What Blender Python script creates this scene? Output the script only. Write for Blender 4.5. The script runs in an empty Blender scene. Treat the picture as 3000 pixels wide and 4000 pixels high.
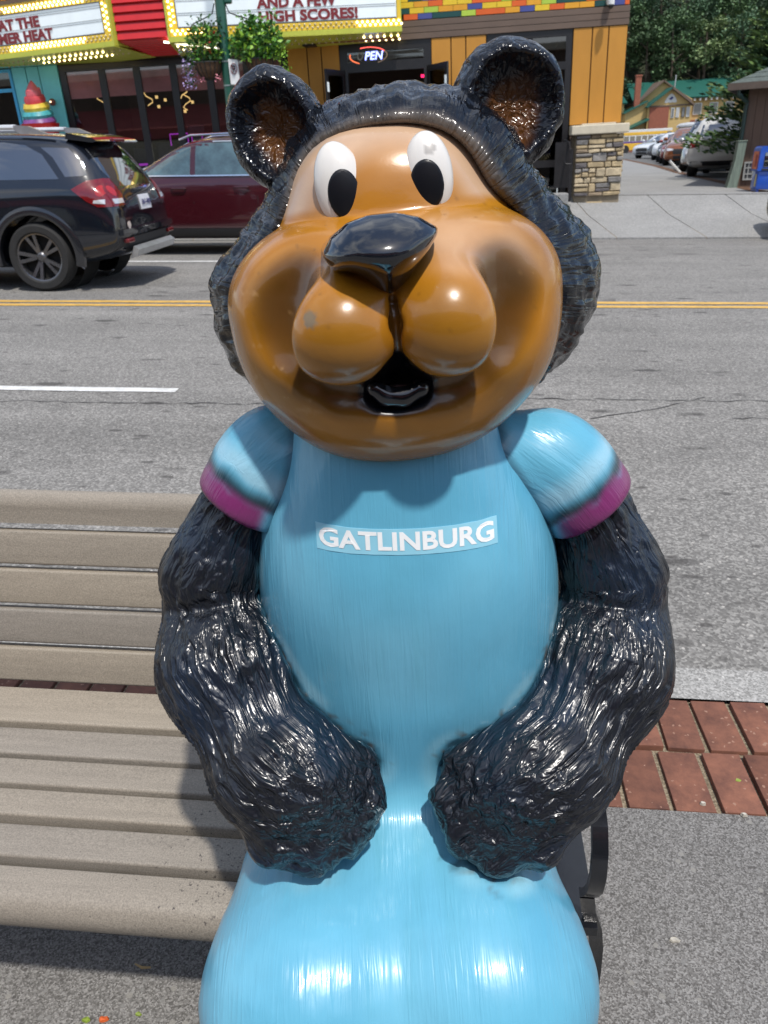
import bpy, bmesh, math, random
import numpy as np
from mathutils import Vector, Matrix
from mathutils.bvhtree import BVHTree
from mathutils.geometry import tessellate_polygon

random.seed(7); RNG = np.random.default_rng(7)
SC = bpy.context.scene
COL = SC.collection
PI = math.pi

# ------------------------------------------------------------------ camera
H, PITCH, PSI, ROLL, GR = 1.45, math.radians(25.2), math.radians(6.7), 0.055, 0.036
fh = Vector((-math.sin(PSI), math.cos(PSI), 0)); rt = Vector((math.cos(PSI), math.sin(PSI), 0)); zz = Vector((0, 0, 1))
fw = fh*math.cos(PITCH) - zz*math.sin(PITCH)
cu = zz*math.cos(PITCH) + fh*math.sin(PITCH)
cR = rt*math.cos(ROLL) - cu*math.sin(ROLL)
cU = cu*math.cos(ROLL) + rt*math.sin(ROLL)
cam = bpy.data.cameras.new('camera'); camo = bpy.data.objects.new('camera', cam); COL.objects.link(camo)
M = Matrix((cR, cU, -fw)).transposed().to_4x4(); M.translation = Vector((0, 0, H)); camo.matrix_world = M
cam.sensor_fit = 'VERTICAL'; cam.sensor_height = 36; cam.lens = 3006/4000*36
cam.clip_start = 0.05; cam.clip_end = 2000
cam.dof.use_dof = True; cam.dof.focus_distance = 0.95; cam.dof.aperture_fstop = 14.0
SC.camera = camo

# ------------------------------------------------------------------ light
SUN = Vector((0.24, -0.44, 1.0)).normalized()
sl = bpy.data.lights.new('sun', 'SUN'); sl.energy = 3.1; sl.angle = math.radians(2.2); sl.color = (1.0, 0.955, 0.89)
so = bpy.data.objects.new('sun', sl); COL.objects.link(so)
so.rotation_euler = SUN.to_track_quat('Z', 'Y').to_euler(); so.location = (3, -5, 14)
w = bpy.data.worlds.new('World'); SC.world = w; w.use_nodes = True
nt = w.node_tree; nt.nodes.clear()
out = nt.nodes.new('ShaderNodeOutputWorld'); bg = nt.nodes.new('ShaderNodeBackground'); bg.inputs['Strength'].default_value = 0.15
sky = nt.nodes.new('ShaderNodeTexSky'); sky.sky_type = 'NISHITA'; sky.sun_disc = False
sky.sun_elevation = math.asin(SUN.z); sky.sun_rotation = math.atan2(SUN.x, SUN.y); sky.dust_density = 1.0
tc = nt.nodes.new('ShaderNodeTexCoord'); mp = nt.nodes.new('ShaderNodeMapping'); mp.inputs['Scale'].default_value = (1.6, 1.6, 3.6)
no = nt.nodes.new('ShaderNodeTexNoise'); no.inputs['Scale'].default_value = 1.5; no.inputs['Detail'].default_value = 7; no.inputs['Roughness'].default_value = 0.6
cr = nt.nodes.new('ShaderNodeValToRGB'); cr.color_ramp.elements[0].position = 0.46; cr.color_ramp.elements[1].position = 0.66
mx = nt.nodes.new('ShaderNodeMixRGB'); mx.inputs['Color2'].default_value = (5.8, 6.0, 6.3, 1)
nt.links.new(tc.outputs['Generated'], mp.inputs['Vector']); nt.links.new(mp.outputs[0], no.inputs['Vector'])
nt.links.new(no.outputs['Fac'], cr.inputs['Fac']); nt.links.new(cr.outputs['Color'], mx.inputs['Fac'])
nt.links.new(sky.outputs[0], mx.inputs['Color1']); nt.links.new(mx.outputs[0], bg.inputs['Color']); nt.links.new(bg.outputs[0], out.inputs[0])
SC.view_settings.view_transform = 'Standard'; SC.view_settings.look = 'None'
SC.view_settings.exposure = 0.32; SC.view_settings.gamma = 1.0; SC.view_settings.use_curve_mapping = False
SC.render.engine = 'CYCLES'; SC.cycles.max_bounces = 8; SC.cycles.transparent_max_bounces = 12

# ------------------------------------------------------------------ materials
def N(nt, typ, **kw):
    n = nt.nodes.new(typ)
    for k, v in kw.items():
        if k in n.inputs: n.inputs[k].default_value = v
        else: setattr(n, k, v)
    return n
def newmat(name, rough=0.5, metal=0.0, coat=0.0, spec=0.5):
    m = bpy.data.materials.new(name); m.use_nodes = True; nt = m.node_tree
    b = nt.nodes['Principled BSDF']
    b.inputs['Roughness'].default_value = rough; b.inputs['Metallic'].default_value = metal
    b.inputs['Coat Weight'].default_value = coat; b.inputs['Coat Roughness'].default_value = 0.04
    b.inputs['Specular IOR Level'].default_value = spec
    return m, nt, b
def c4(c, a=1.0): return (c[0], c[1], c[2], a)
def mat(name, col, rough=0.5, metal=0.0, coat=0.0, spec=0.5, ns=8.0, na=0.12, bump=0.0, bs=60.0, bd=0.002, stretch=(1, 1, 1), rnd=0.0, dark=None):
    """plain painted / raw surface: base colour with a procedural mottling, optional relief and per-object tone"""
    m, nt, b = newmat(name, rough, metal, coat, spec)
    tc = N(nt, 'ShaderNodeTexCoord'); mp = N(nt, 'ShaderNodeMapping', Scale=stretch)
    nt.links.new(tc.outputs['Object'], mp.inputs['Vector'])
    no = N(nt, 'ShaderNodeTexNoise', Scale=ns, Detail=6.0, Roughness=0.65); nt.links.new(mp.outputs[0], no.inputs['Vector'])
    mr = N(nt, 'ShaderNodeMapRange'); mr.inputs['To Min'].default_value = 1-na*1.6; mr.inputs['To Max'].default_value = 1+na*1.6
    mr.inputs['From Min'].default_value = 0.25; mr.inputs['From Max'].default_value = 0.75
    nt.links.new(no.outputs['Fac'], mr.inputs['Value'])
    mul = N(nt, 'ShaderNodeVectorMath', operation='SCALE'); mul.inputs[0].default_value = col[:3]
    nt.links.new(mr.outputs[0], mul.inputs['Scale'])
    last = mul.outputs[0]
    if rnd:
        oi = N(nt, 'ShaderNodeObjectInfo'); r2 = N(nt, 'ShaderNodeMapRange'); r2.inputs['To Min'].default_value = 1-rnd; r2.inputs['To Max'].default_value = 1+rnd
        nt.links.new(oi.outputs['Random'], r2.inputs['Value'])
        m2 = N(nt, 'ShaderNodeVectorMath', operation='SCALE'); nt.links.new(last, m2.inputs[0]); nt.links.new(r2.outputs[0], m2.inputs['Scale']); last = m2.outputs[0]
    nt.links.new(last, b.inputs['Base Color'])
    rr = N(nt, 'ShaderNodeMapRange'); rr.inputs['To Min'].default_value = max(0.02, rough*0.8); rr.inputs['To Max'].default_value = min(1, rough*1.2)
    nt.links.new(no.outputs['Fac'], rr.inputs['Value']); nt.links.new(rr.outputs[0], b.inputs['Roughness'])
    if bump:
        n2 = N(nt, 'ShaderNodeTexNoise', Scale=bs, Detail=4.0); nt.links.new(mp.outputs[0], n2.inputs['Vector'])
        bp = N(nt, 'ShaderNodeBump', Strength=bump, Distance=bd); nt.links.new(n2.outputs['Fac'], bp.inputs['Height']); nt.links.new(bp.outputs[0], b.inputs['Normal'])
    return m
def emis(name, col, strength):
    m, nt, b = newmat(name, 0.4)
    b.inputs['Base Color'].default_value = c4(col); b.inputs['Emission Color'].default_value = c4(col); b.inputs['Emission Strength'].default_value = strength
    return m
def glassmat(name, tint, refl=0.14, rough=0.02):
    m = bpy.data.materials.new(name); m.use_nodes = True; nt = m.node_tree; nt.nodes.clear()
    o = N(nt, 'ShaderNodeOutputMaterial'); t = N(nt, 'ShaderNodeBsdfTransparent', Color=c4(tint)); g = N(nt, 'ShaderNodeBsdfGlossy', Roughness=rough)
    lw = N(nt, 'ShaderNodeLayerWeight', Blend=0.25); mr = N(nt, 'ShaderNodeMapRange'); mr.inputs['To Min'].default_value = refl; mr.inputs['To Max'].default_value = 0.9
    nt.links.new(lw.outputs['Fresnel'], mr.inputs['Value'])
    no = N(nt, 'ShaderNodeTexNoise', Scale=1.3, Detail=1.0); bp = N(nt, 'ShaderNodeBump', Strength=0.06, Distance=0.02)
    nt.links.new(no.outputs['Fac'], bp.inputs['Height']); nt.links.new(bp.outputs[0], g.inputs['Normal'])
    mx = N(nt, 'ShaderNodeMixShader'); nt.links.new(mr.outputs[0], mx.inputs[0]); nt.links.new(t.outputs[0], mx.inputs[1]); nt.links.new(g.outputs[0], mx.inputs[2]); nt.links.new(mx.outputs[0], o.inputs[0])
    return m

# ------------------------------------------------------------------ object helpers
def link(o, parent=None):
    COL.objects.link(o)
    if parent: o.parent = parent
    return o
def mesh_from(name, V, F, smooth=False, sharp=35):
    me = bpy.data.meshes.new(name); me.from_pydata([tuple(v) for v in V], [], [tuple(f) for f in F])
    if smooth:
        me.shade_smooth()
        if sharp: me.set_sharp_from_angle(angle=math.radians(sharp))
    me.update(); return me
def tag(o, label=None, cat=None, group=None, kind=None):
    if label: o['label'] = label
    if cat: o['category'] = cat
    if group: o['group'] = group
    if kind: o['kind'] = kind
    return o
def thing(name, label, cat, loc=(0, 0, 0), rot=(0, 0, 0), group=None, parent=None):
    o = bpy.data.objects.new(name, None); o.empty_display_size = 0.2; link(o, parent); o.location = loc; o.rotation_euler = rot
    return tag(o, label, cat, group)
class MB:
    """collects shapes and links them as ONE mesh object; tf maps every point first"""
    def __init__(s, tf=None): s.V = []; s.F = []; s.tf = tf
    def add(s, V, F):
        n = len(s.V); s.V += [Vector(v) for v in V]; s.F += [tuple(i+n for i in f) for f in F]; return s
    def box(s, x0, x1, y0, y1, z0, z1, b=0.0):
        if b <= 0:
            V = [(x, y, z) for z in (z0, z1) for y in (y0, y1) for x in (x0, x1)]
            return s.add(V, [(0, 2, 3, 1), (4, 5, 7, 6), (0, 1, 5, 4), (2, 6, 7, 3), (0, 4, 6, 2), (1, 3, 7, 5)])
        bm = bmesh.new(); bmesh.ops.create_cube(bm, size=1.0)
        for v in bm.verts: v.co = Vector(((x0+x1)/2+v.co.x*(x1-x0), (y0+y1)/2+v.co.y*(y1-y0), (z0+z1)/2+v.co.z*(z1-z0)))
        bmesh.ops.bevel(bm, geom=bm.edges[:], offset=b, segments=2, affect='EDGES', profile=0.5)
        return s.bm(bm)
    def bm(s, bm, M=None):
        bm.verts.index_update(); V = [(M @ v.co) if M else v.co.copy() for v in bm.verts]; F = [[v.index for v in f.verts] for f in bm.faces]; bm.free(); return s.add(V, F)
    def prism(s, poly, axis, a, b):
        """extrude a polygon (list of 2D points) along an axis: 'x' takes (y,z), 'y' takes (x,z), 'z' takes (x,y)"""
        mk = {'x': lambda p, t: (t, p[0], p[1]), 'y': lambda p, t: (p[0], t, p[1]), 'z': lambda p, t: (p[0], p[1], t)}[axis]
        n = len(poly); V = [mk(p, a) for p in poly]+[mk(p, b) for p in poly]
        F = [tuple(range(n))[::-1], tuple(range(n, 2*n))]+[(i, (i+1) % n, n+(i+1) % n, n+i) for i in range(n)]
        return s.add(V, F)
    def tube(s, pts, r, n=10, cap=True, close=False):
        pts = [Vector(p) for p in pts]; m = len(pts); rs = r if hasattr(r, '__len__') else [r]*m; V = []; F = []
        up = None
        for i, p in enumerate(pts):
            d = (pts[min(i+1, m-1)]-pts[max(i-1, 0)]) if not close else (pts[(i+1) % m]-pts[i-1])
            d.normalize()
            if up is None: up = d.orthogonal()
            a = (up-d*up.dot(d)); a = a.normalized() if a.length > 1e-6 else d.orthogonal().normalized(); up = a; bb = d.cross(a)
            V += [p+(a*math.cos(2*PI*k/n)+bb*math.sin(2*PI*k/n))*rs[i] for k in range(n)]
        for i in range(m if close else m-1):
            for k in range(n): F.append((i*n+k, i*n+(k+1) % n, ((i+1) % m)*n+(k+1) % n, ((i+1) % m)*n+k))
        if cap and not close: F += [tuple(range(n))[::-1], tuple(range((m-1)*n, m*n))]
        return s.add(V, F)
    def lathe(s, prof, c=(0, 0, 0), axis='z', n=24, ang=2*PI):
        """profile [(r,t)] about an axis through c"""
        V = []; F = []; m = len(prof); full = abs(ang-2*PI) < 1e-6; nn = n if full else n+1
        for k in range(nn):
            a = ang*k/n; ca, sa = math.cos(a), math.sin(a)
            for r, t in prof:
                p = {'z': (r*ca, r*sa, t), 'y': (r*ca, t, r*sa), 'x': (t, r*ca, r*sa)}[axis]
                V.append((p[0]+c[0], p[1]+c[1], p[2]+c[2]))
        for k in range(n):
            for j in range(m-1):
                a, b = k*m, ((k+1) % nn)*m; F.append((a+j, b+j, b+j+1, a+j+1))
        return s.add(V, F)
    def ball(s, c, r, n=10, sc=(1, 1, 1)):
        prof = [(max(1e-5, r*math.sin(PI*j/n)), -r*math.cos(PI*j/n)) for j in range(n+1)]
        k = len(s.V); s.lathe(prof, (0, 0, 0), 'z', n+2)
        for v in s.V[k:]: v.x, v.y, v.z = v.x*sc[0]+c[0], v.y*sc[1]+c[1], v.z*sc[2]+c[2]
        return s
    def quad(s, a, b, c, d): return s.add([a, b, c, d], [(0, 1, 2, 3)])
    def mesh(s, name, smooth=False, sharp=35):
        V = [Vector(s.tf(v)) for v in s.V] if s.tf else s.V
        return mesh_from(name, V, s.F, smooth, sharp)
    def build(s, name, m, parent=None, smooth=False, sharp=35, fix=True):
        me = s.mesh(name, smooth, sharp)
        if fix:
            bm = bmesh.new(); bm.from_mesh(me); bmesh.ops.recalc_face_normals(bm, faces=bm.faces[:]); bm.to_mesh(me); bm.free()
            if smooth and sharp: me.set_sharp_from_angle(angle=math.radians(sharp))
        me.materials.append(m); o = bpy.data.objects.new(name, me); return link(o, parent)
def inst(name, me, parent=None, loc=(0, 0, 0), rot=(0, 0, 0), sc=(1, 1, 1), m=None):
    o = bpy.data.objects.new(name, me); o.location = loc; o.rotation_euler = rot; o.scale = sc; link(o, parent)
    if m is not None: o.material_slots[0].link = 'OBJECT'; o.material_slots[0].material = m
    return o
def copy_tree(o, parent=None):
    c = o.copy(); COL.objects.link(c); c.parent = parent
    for ch in list(o.children): copy_tree(ch, c)
    return c
def text_geo(txt, width, height, bold=0.02, shear=0.0):
    """outline text as flat polygons fitted to width x height, origin bottom-left"""
    cv = bpy.data.curves.new('t', 'FONT'); cv.body = txt; cv.size = 1; cv.offset = bold; cv.shear = shear; cv.resolution_u = 3; cv.fill_mode = 'FRONT'
    o = bpy.data.objects.new('t', cv); COL.objects.link(o); bpy.context.view_layer.update()
    me = o.evaluated_get(bpy.context.evaluated_depsgraph_get()).to_mesh()
    V = [v.co.copy() for v in me.vertices]; F = [tuple(p.vertices) for p in me.polygons]
    o.evaluated_get(bpy.context.evaluated_depsgraph_get()).to_mesh_clear(); bpy.data.objects.remove(o); bpy.data.curves.remove(cv)
    x0 = min(v.x for v in V); x1 = max(v.x for v in V); y0 = min(v.y for v in V); y1 = max(v.y for v in V)
    return [((v.x-x0)/(x1-x0)*width, (v.y-y0)/(y1-y0)*height) for v in V], F
def solid_text(mb, V2, F, place, depth_vec):
    """extrude flat text: place maps (u,v)->3D point; depth_vec pushes the front face out"""
    n = len(V2); back = [Vector(place(u, v)) for u, v in V2]; front = [p+depth_vec for p in back]
    edges = {}
    for f in F:
        for i in range(len(f)):
            e = (f[i], f[(i+1) % len(f)]); k = tuple(sorted(e)); edges.setdefault(k, []).append(e)
    FF = [tuple(i+n for i in f) for f in F]+[(e[0][0], e[0][1], e[0][1]+n, e[0][0]+n) for e in edges.values() if len(e) == 1]
    return mb.add(back+front, FF)
def project_patch(poly, to3, direction, bvh, off=0.003, skirt=0.008, cuts=3):
    """lay a polygon on a surface: to3(u,v) gives a start point outside it, direction shoots at it"""
    bm = bmesh.new(); vs = [bm.verts.new((u, v, 0)) for u, v in poly]; bm.faces.new(vs)
    bmesh.ops.triangulate(bm, faces=bm.faces[:])
    for _ in range(cuts): bmesh.ops.subdivide_edges(bm, edges=bm.edges[:], cuts=1, use_grid_fill=True)
    bm.verts.index_update(); d = Vector(direction).normalized(); V = []; bad = set()
    for v in bm.verts:
        p = Vector(to3(v.co.x, v.co.y)); hit, nn, idx, dist = bvh.ray_cast(p, d)
        if hit is None: bad.add(v.index); V.append(p)
        else: V.append(hit-d*off)
    F = [[v.index for v in f.verts] for f in bm.faces if not any(v.index in bad for v in f.verts)]
    cnt = {}
    for f in F:
        for i in range(len(f)): k = tuple(sorted((f[i], f[(i+1) % len(f)]))); cnt[k] = cnt.get(k, 0)+1
    n = len(V); V2 = V+[p+d*skirt for p in V]; F2 = F+[(a, b, b+n, a+n) for (a, b), c in cnt.items() if c == 1]
    used = sorted({i for f in F2 for i in f}); mp = {u: i for i, u in enumerate(used)}
    bm.free(); return [V2[u] for u in used], [tuple(mp[i] for i in f) for f in F2]
def bvh_of(o):
    me = o.data; return BVHTree.FromPolygons([v.co.copy() for v in me.vertices], [tuple(p.vertices) for p in me.polygons])

# ------------------------------------------------------------------ numpy noise + implicit surfaces
def _h(i, j, k):
    n = (i.astype(np.int64)*374761393+j.astype(np.int64)*668265263+k.astype(np.int64)*2147483647) & 0x7fffffff
    n = ((n ^ (n >> 13))*1274126177) & 0x7fffffff
    return ((n ^ (n >> 16)) & 0xffff)/32767.5-1
def vnoise(P):
    I = np.floor(P); f = P-I; f = f*f*(3-2*f); i, j, k = I[:, 0], I[:, 1], I[:, 2]; r = 0
    for a in (0, 1):
        for b in (0, 1):
            for c in (0, 1):
                wgt = (f[:, 0] if a else 1-f[:, 0])*(f[:, 1] if b else 1-f[:, 1])*(f[:, 2] if c else 1-f[:, 2]); r = r+wgt*_h(i+a, j+b, k+c)
    return r
def smin(a, b, k):
    h = np.maximum(k-np.abs(a-b), 0)/k; return np.minimum(a, b)-h*h*k*0.25
def smax(a, b, k): return -smin(-a, -b, k)
def surface_net(f, lo, hi, h, proj=2):
    lo = np.array(lo, float); n = np.ceil((np.array(hi)-lo)/h).astype(int)+1; n = (n+3)//4*4+1
    ax = [lo[i]+h*np.arange(n[i]) for i in range(3)]
    cx = [a[::4] for a in ax]; G = np.stack(np.meshgrid(*cx, indexing='ij'), -1).reshape(-1, 3)
    co = f(G).reshape([len(c) for c in cx])
    D = np.repeat(np.repeat(np.repeat(co, 4, 0), 4, 1), 4, 2)[:n[0], :n[1], :n[2]]
    # blocks near the surface are evaluated exactly (nearest coarse node, shifted both ways)
    near = np.abs(co) < 9*h
    pad = np.pad(near, 1); dil = np.zeros_like(near)
    for a in (0, 1, 2):
        for b in (0, 1, 2):
            for c in (0, 1, 2): dil |= pad[a:a+near.shape[0], b:b+near.shape[1], c:c+near.shape[2]]
    NM = np.repeat(np.repeat(np.repeat(dil, 4, 0), 4, 1), 4, 2)[:n[0], :n[1], :n[2]]
    idx = np.argwhere(NM); D = D.copy(); D[NM] = f(lo+idx*h)
    S = D < 0; c = [n[i]-1 for i in range(3)]
    cor = [(a, b, d) for a in (0, 1) for b in (0, 1) for d in (0, 1)]
    sub = lambda A, o: A[o[0]:o[0]+c[0], o[1]:o[1]+c[1], o[2]:o[2]+c[2]]
    cnt = sum(sub(S, o).astype(int) for o in cor); act = (cnt > 0) & (cnt < 8)
    ids = -np.ones(c, int); ids[act] = np.arange(act.sum()); base = np.argwhere(act)
    vals = {o: sub(D, o)[act] for o in cor}; acc = np.zeros((len(base), 3)); num = np.zeros(len(base))
    for o in cor:
        for a in range(3):
            if o[a] == 0:
                q = list(o); q[a] = 1; q = tuple(q); va, vb = vals[o], vals[q]; mk = (va < 0) != (vb < 0)
                t = np.where(mk, va/(va-vb+1e-12), 0); p = np.array(o, float)[None].repeat(len(base), 0); p[:, a] = t
                acc[mk] += p[mk]; num[mk] += 1
    V = lo+(base+acc/np.maximum(num, 1)[:, None])*h
    F = []
    for a in range(3):
        b, d = (a+1) % 3, (a+2) % 3
        sl0 = [slice(1, c[i]) for i in range(3)]; sl1 = [slice(1, c[i]) for i in range(3)]
        sl0[a] = slice(0, c[a]); sl1[a] = slice(1, c[a]+1)
        s0, s1 = S[tuple(sl0)], S[tuple(sl1)]; E = np.argwhere(s0 != s1)
        if not len(E): continue
        P = E+np.array([0 if i == a else 1 for i in range(3)]); fl = s0[tuple(E.T)]
        def I(db, dd):
            Q = P.copy(); Q[:, b] -= db; Q[:, d] -= dd; return ids[tuple(Q.T)]
        q = np.stack([I(1, 1), I(0, 1), I(0, 0), I(1, 0)], 1); q[~fl] = q[~fl][:, ::-1]; F.append(q)
    F = np.concatenate(F); F = F[(F >= 0).all(1)]
    nr = None
    for it in range(proj+1):
        e = h*0.5; g = np.stack([f(V+np.eye(3)[a]*e)-f(V-np.eye(3)[a]*e) for a in range(3)], 1)/(2*e)
        gl = np.linalg.norm(g, axis=1)[:, None]+1e-9; nr = g/gl
        if it < proj: V = V-np.clip(f(V)[:, None]/gl, -h, h)*nr
    return V, F, nr
def np_obj(name, V, F, m, parent, attrs=None, org=(0, 0, 0)):
    me = bpy.data.meshes.new(name); V = V-np.array(org)
    me.vertices.add(len(V)); me.vertices.foreach_set('co', V.astype(np.float32).ravel())
    F = np.asarray(F); me.loops.add(F.size); me.loops.foreach_set('vertex_index', F.astype(np.int32).ravel())
    me.polygons.add(len(F)); me.polygons.foreach_set('loop_start', np.arange(0, F.size, F.shape[1], dtype=np.int32))
    me.update(calc_edges=True); me.validate(); me.shade_smooth()
    for k, a in (attrs or {}).items():
        if a.shape[1] == 4:
            at = me.attributes.new(k, 'FLOAT_COLOR', 'POINT'); at.data.foreach_set('color', a.astype(np.float32).ravel())
        else:
            at = me.attributes.new(k, 'FLOAT_VECTOR', 'POINT'); at.data.foreach_set('vector', a.astype(np.float32).ravel())
    me.materials.append(m); o = bpy.data.objects.new(name, me); return link(o, parent)
def ground_z(x, h=0.0): return -GR*x+h
TILT = math.atan(GR)          # the street falls to the right: rotation about Y of everything that stands on it
# ================================================================== the bear statue
def Bp(dx, dy, yb):
    """point of the statue: direction as seen from the street side, at a given depth (own frame: right, away, up)"""
    k = 3000/1659; d = fw + cR*((dx*k-1500)/3006) - cU*((dy*k-2000)/3006); t = yb/d.dot(fh); p = d*t+Vector((0, 0, H))
    return np.array([p.dot(rt), p.dot(fh), p.z])
def Bs(dx, dy, yb):
    p = Bp(dx, dy, yb); return 3006/(p[1]*math.cos(PITCH)-(p[2]-H)*math.sin(PITCH))*0.553      # view units per metre there
def axes(roll=0.0, tilt=0.0, yaw=0.0):
    r, t, y = roll, tilt, yaw
    R = Matrix.Rotation(y, 3, 'Z') @ Matrix.Rotation(-r, 3, 'Y') @ Matrix.Rotation(-t, 3, 'X'); return np.array(R)
def ELL(c, r, R=None, n=2.0):
    c = np.asarray(c); r = np.asarray(r); R = np.eye(3) if R is None else R
    def f(P):
        q = np.abs((P-c)@R)/r+1e-9
        if n == 2.0:
            k0 = np.sqrt((q*q).sum(1)); k1 = np.sqrt(((q/r)**2).sum(1)); return k0*(k0-1)/k1
        k0 = (q**n).sum(1)**(1/n); g = (k0[:, None]**(1-n))*q**(n-1)/r; return (k0-1)/(np.sqrt((g*g).sum(1))+1e-9)
    return f
def E2(cx, cy, yb, hx, hy, hd, roll=0.06, tilt=0.0, n=2.0, yaw=0.0):
    s = Bs(cx, cy, yb); return ELL(Bp(cx, cy, yb), (hx/s, hd, hy/s), axes(roll, tilt, yaw), n)
def EA(cx, cy, yb, hx, up, dn, hd, roll=0.06, n=2.3):
    """ellipsoid that is taller above its centre line than below it (or the other way round)"""
    s = Bs(cx, cy, yb); c = Bp(cx, cy, yb); R = axes(roll)
    def f(P):
        q = (P-c)@R; rz = np.where(q[:, 2] > 0, up/s, dn/s); r = np.stack([np.full(len(q), hx/s), np.full(len(q), hd), rz], 1); q = np.abs(q)/r+1e-9
        k0 = (q**n).sum(1)**(1/n); g = (k0[:, None]**(1-n))*q**(n-1)/r; return (k0-1)/(np.sqrt((g*g).sum(1))+1e-9)
    return f
def CAP(a, b, ra, rb):
    a = np.asarray(a, float); b = np.asarray(b, float); ab = b-a; L = (ab*ab).sum()
    def f(P):
        h = np.clip(((P-a)@ab)/L, 0, 1); return np.sqrt(((P-a-h[:, None]*ab)**2).sum(1))-(ra+(rb-ra)*h)
    return f
def U(fs, k):
    def f(P):
        r = fs[0](P)
        for g in fs[1:]: r = smin(r, g(P), k)
        return r
    return f
def CUT(f0, g, k): return lambda P: smax(f0(P), -g(P), k)
def ramp(x, a, b): t = np.clip((x-a)/(b-a), 0, 1); return t*t*(3-2*t)
def mixc(A, B, t): return A+(np.asarray(B, float)-A)*t[:, None]
def solid(c, n): return np.tile(np.array([c[0], c[1], c[2], 1.0]), (n, 1))

BEAR0 = np.array([0.02, 0.95, 0.40])
bear = thing('bear_statue', 'glossy black bear statue in a light blue shirt, sitting on the end of the bench', 'statue')
bear.rotation_euler = (0, 0, PSI); bp0 = rt*BEAR0[0]+fh*BEAR0[1]; bear.location = (bp0.x, bp0.y, BEAR0[2])

def paintmat(name, rough, coat, flow_scale, strength, dist, flow=True, spec=0.5, fine=None, coat_rough=0.05, mottle=0.0):
    m, nt, b = newmat(name, rough, 0, coat, spec); b.inputs['Coat Roughness'].default_value = coat_rough
    a = N(nt, 'ShaderNodeAttribute', attribute_name='paint')
    base = a.outputs['Color']
    tcn = N(nt, 'ShaderNodeTexCoord')
    if mottle:
        nm = N(nt, 'ShaderNodeTexNoise', Scale=9.0, Detail=5.0, Roughness=0.6); nt.links.new(tcn.outputs['Object'], nm.inputs['Vector'])
        mr = N(nt, 'ShaderNodeMapRange'); mr.inputs['From Min'].default_value = 0.3; mr.inputs['From Max'].default_value = 0.7
        mr.inputs['To Min'].default_value = 1-mottle; mr.inputs['To Max'].default_value = 1+mottle
        sc = N(nt, 'ShaderNodeVectorMath', operation='SCALE'); nt.links.new(nm.outputs['Fac'], mr.inputs['Value'])
        nt.links.new(base, sc.inputs[0]); nt.links.new(mr.outputs[0], sc.inputs['Scale']); base = sc.outputs[0]
    nt.links.new(base, b.inputs['Base Color'])
    if flow:
        v = N(nt, 'ShaderNodeAttribute', attribute_name='flow'); vec = v.outputs['Vector']
    else: vec = tcn.outputs['Object']
    n1 = N(nt, 'ShaderNodeTexNoise', Scale=flow_scale, Detail=2.5, Roughness=0.55, Distortion=0.5); nt.links.new(vec, n1.inputs['Vector'])
    s1 = N(nt, 'ShaderNodeMath', operation='MULTIPLY_ADD'); s1.inputs[1].default_value = 2.0; s1.inputs[2].default_value = -1.0
    ab = N(nt, 'ShaderNodeMath', operation='ABSOLUTE'); nt.links.new(n1.outputs['Fac'], s1.inputs[0]); nt.links.new(s1.outputs[0], ab.inputs[0])
    bp = N(nt, 'ShaderNodeBump', Strength=strength, Distance=dist); nt.links.new(ab.outputs[0], bp.inputs['Height'])
    last = bp
    if fine:
        n2 = N(nt, 'ShaderNodeTexNoise', Scale=fine[0], Detail=3.0, Distortion=1.2); nt.links.new(tcn.outputs['Object'], n2.inputs['Vector'])
        b2 = N(nt, 'ShaderNodeBump', Strength=fine[1], Distance=fine[2]); nt.links.new(n2.outputs['Fac'], b2.inputs['Height']); nt.links.new(bp.outputs[0], b2.inputs['Normal']); last = b2
    nt.links.new(last.outputs[0], b.inputs['Normal'])
    nt.links.new(last.outputs[0], b.inputs['Coat Normal'])
    return m
M_FUR = paintmat('black_enamel_fur', 0.29, 0.15, 84.0, 0.85, 0.006, fine=(60.0, 0.12, 0.004), spec=0.55, coat_rough=.12)
M_HEADFUR = paintmat('black_enamel_head', 0.17, 0.12, 58.0, 0.8, 0.006, fine=(48.0, 0.25, 0.006), spec=0.38, coat_rough=.08)
M_SHIRT = paintmat('blue_brushed_enamel', 0.30, 0.25, 110.0, 0.36, 0.0026, fine=(38.0, 0.07, 0.003), spec=0.45, coat_rough=0.10, mottle=0.06)
M_FACE = paintmat('brown_gloss_enamel', 0.26, 0.42, 6.0, 0.10, 0.006, flow=False, fine=(110.0, 0.06, 0.0012), coat_rough=0.06, mottle=0.10)
M_GLOSSBLACK = paintmat('black_gloss_enamel', 0.12, 0.9, 12.0, 0.12, 0.004, flow=False, coat_rough=0.03)
M_PUPIL = paintmat('pupil_enamel', 0.38, 0.05, 12.0, 0.05, 0.002, flow=False, spec=.3); M_EYE = paintmat('eye_enamel', 0.25, 0.5, 10.0, 0.05, 0.003, flow=False, mottle=0.05)
BLUE = np.array([0.115, 0.385, 0.545, 1.0]); BLACK = np.array([0.007, 0.009, 0.014, 1.0]); PURPLE = np.array([0.19, 0.028, 0.13, 1.0])
BROWN = np.array([0.41, 0.165, 0.010, 1.0]); OLIVE = np.array([0.15, 0.075, 0.008, 1.0]); TAN = np.array([0.55, 0.37, 0.24, 1.0])

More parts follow.
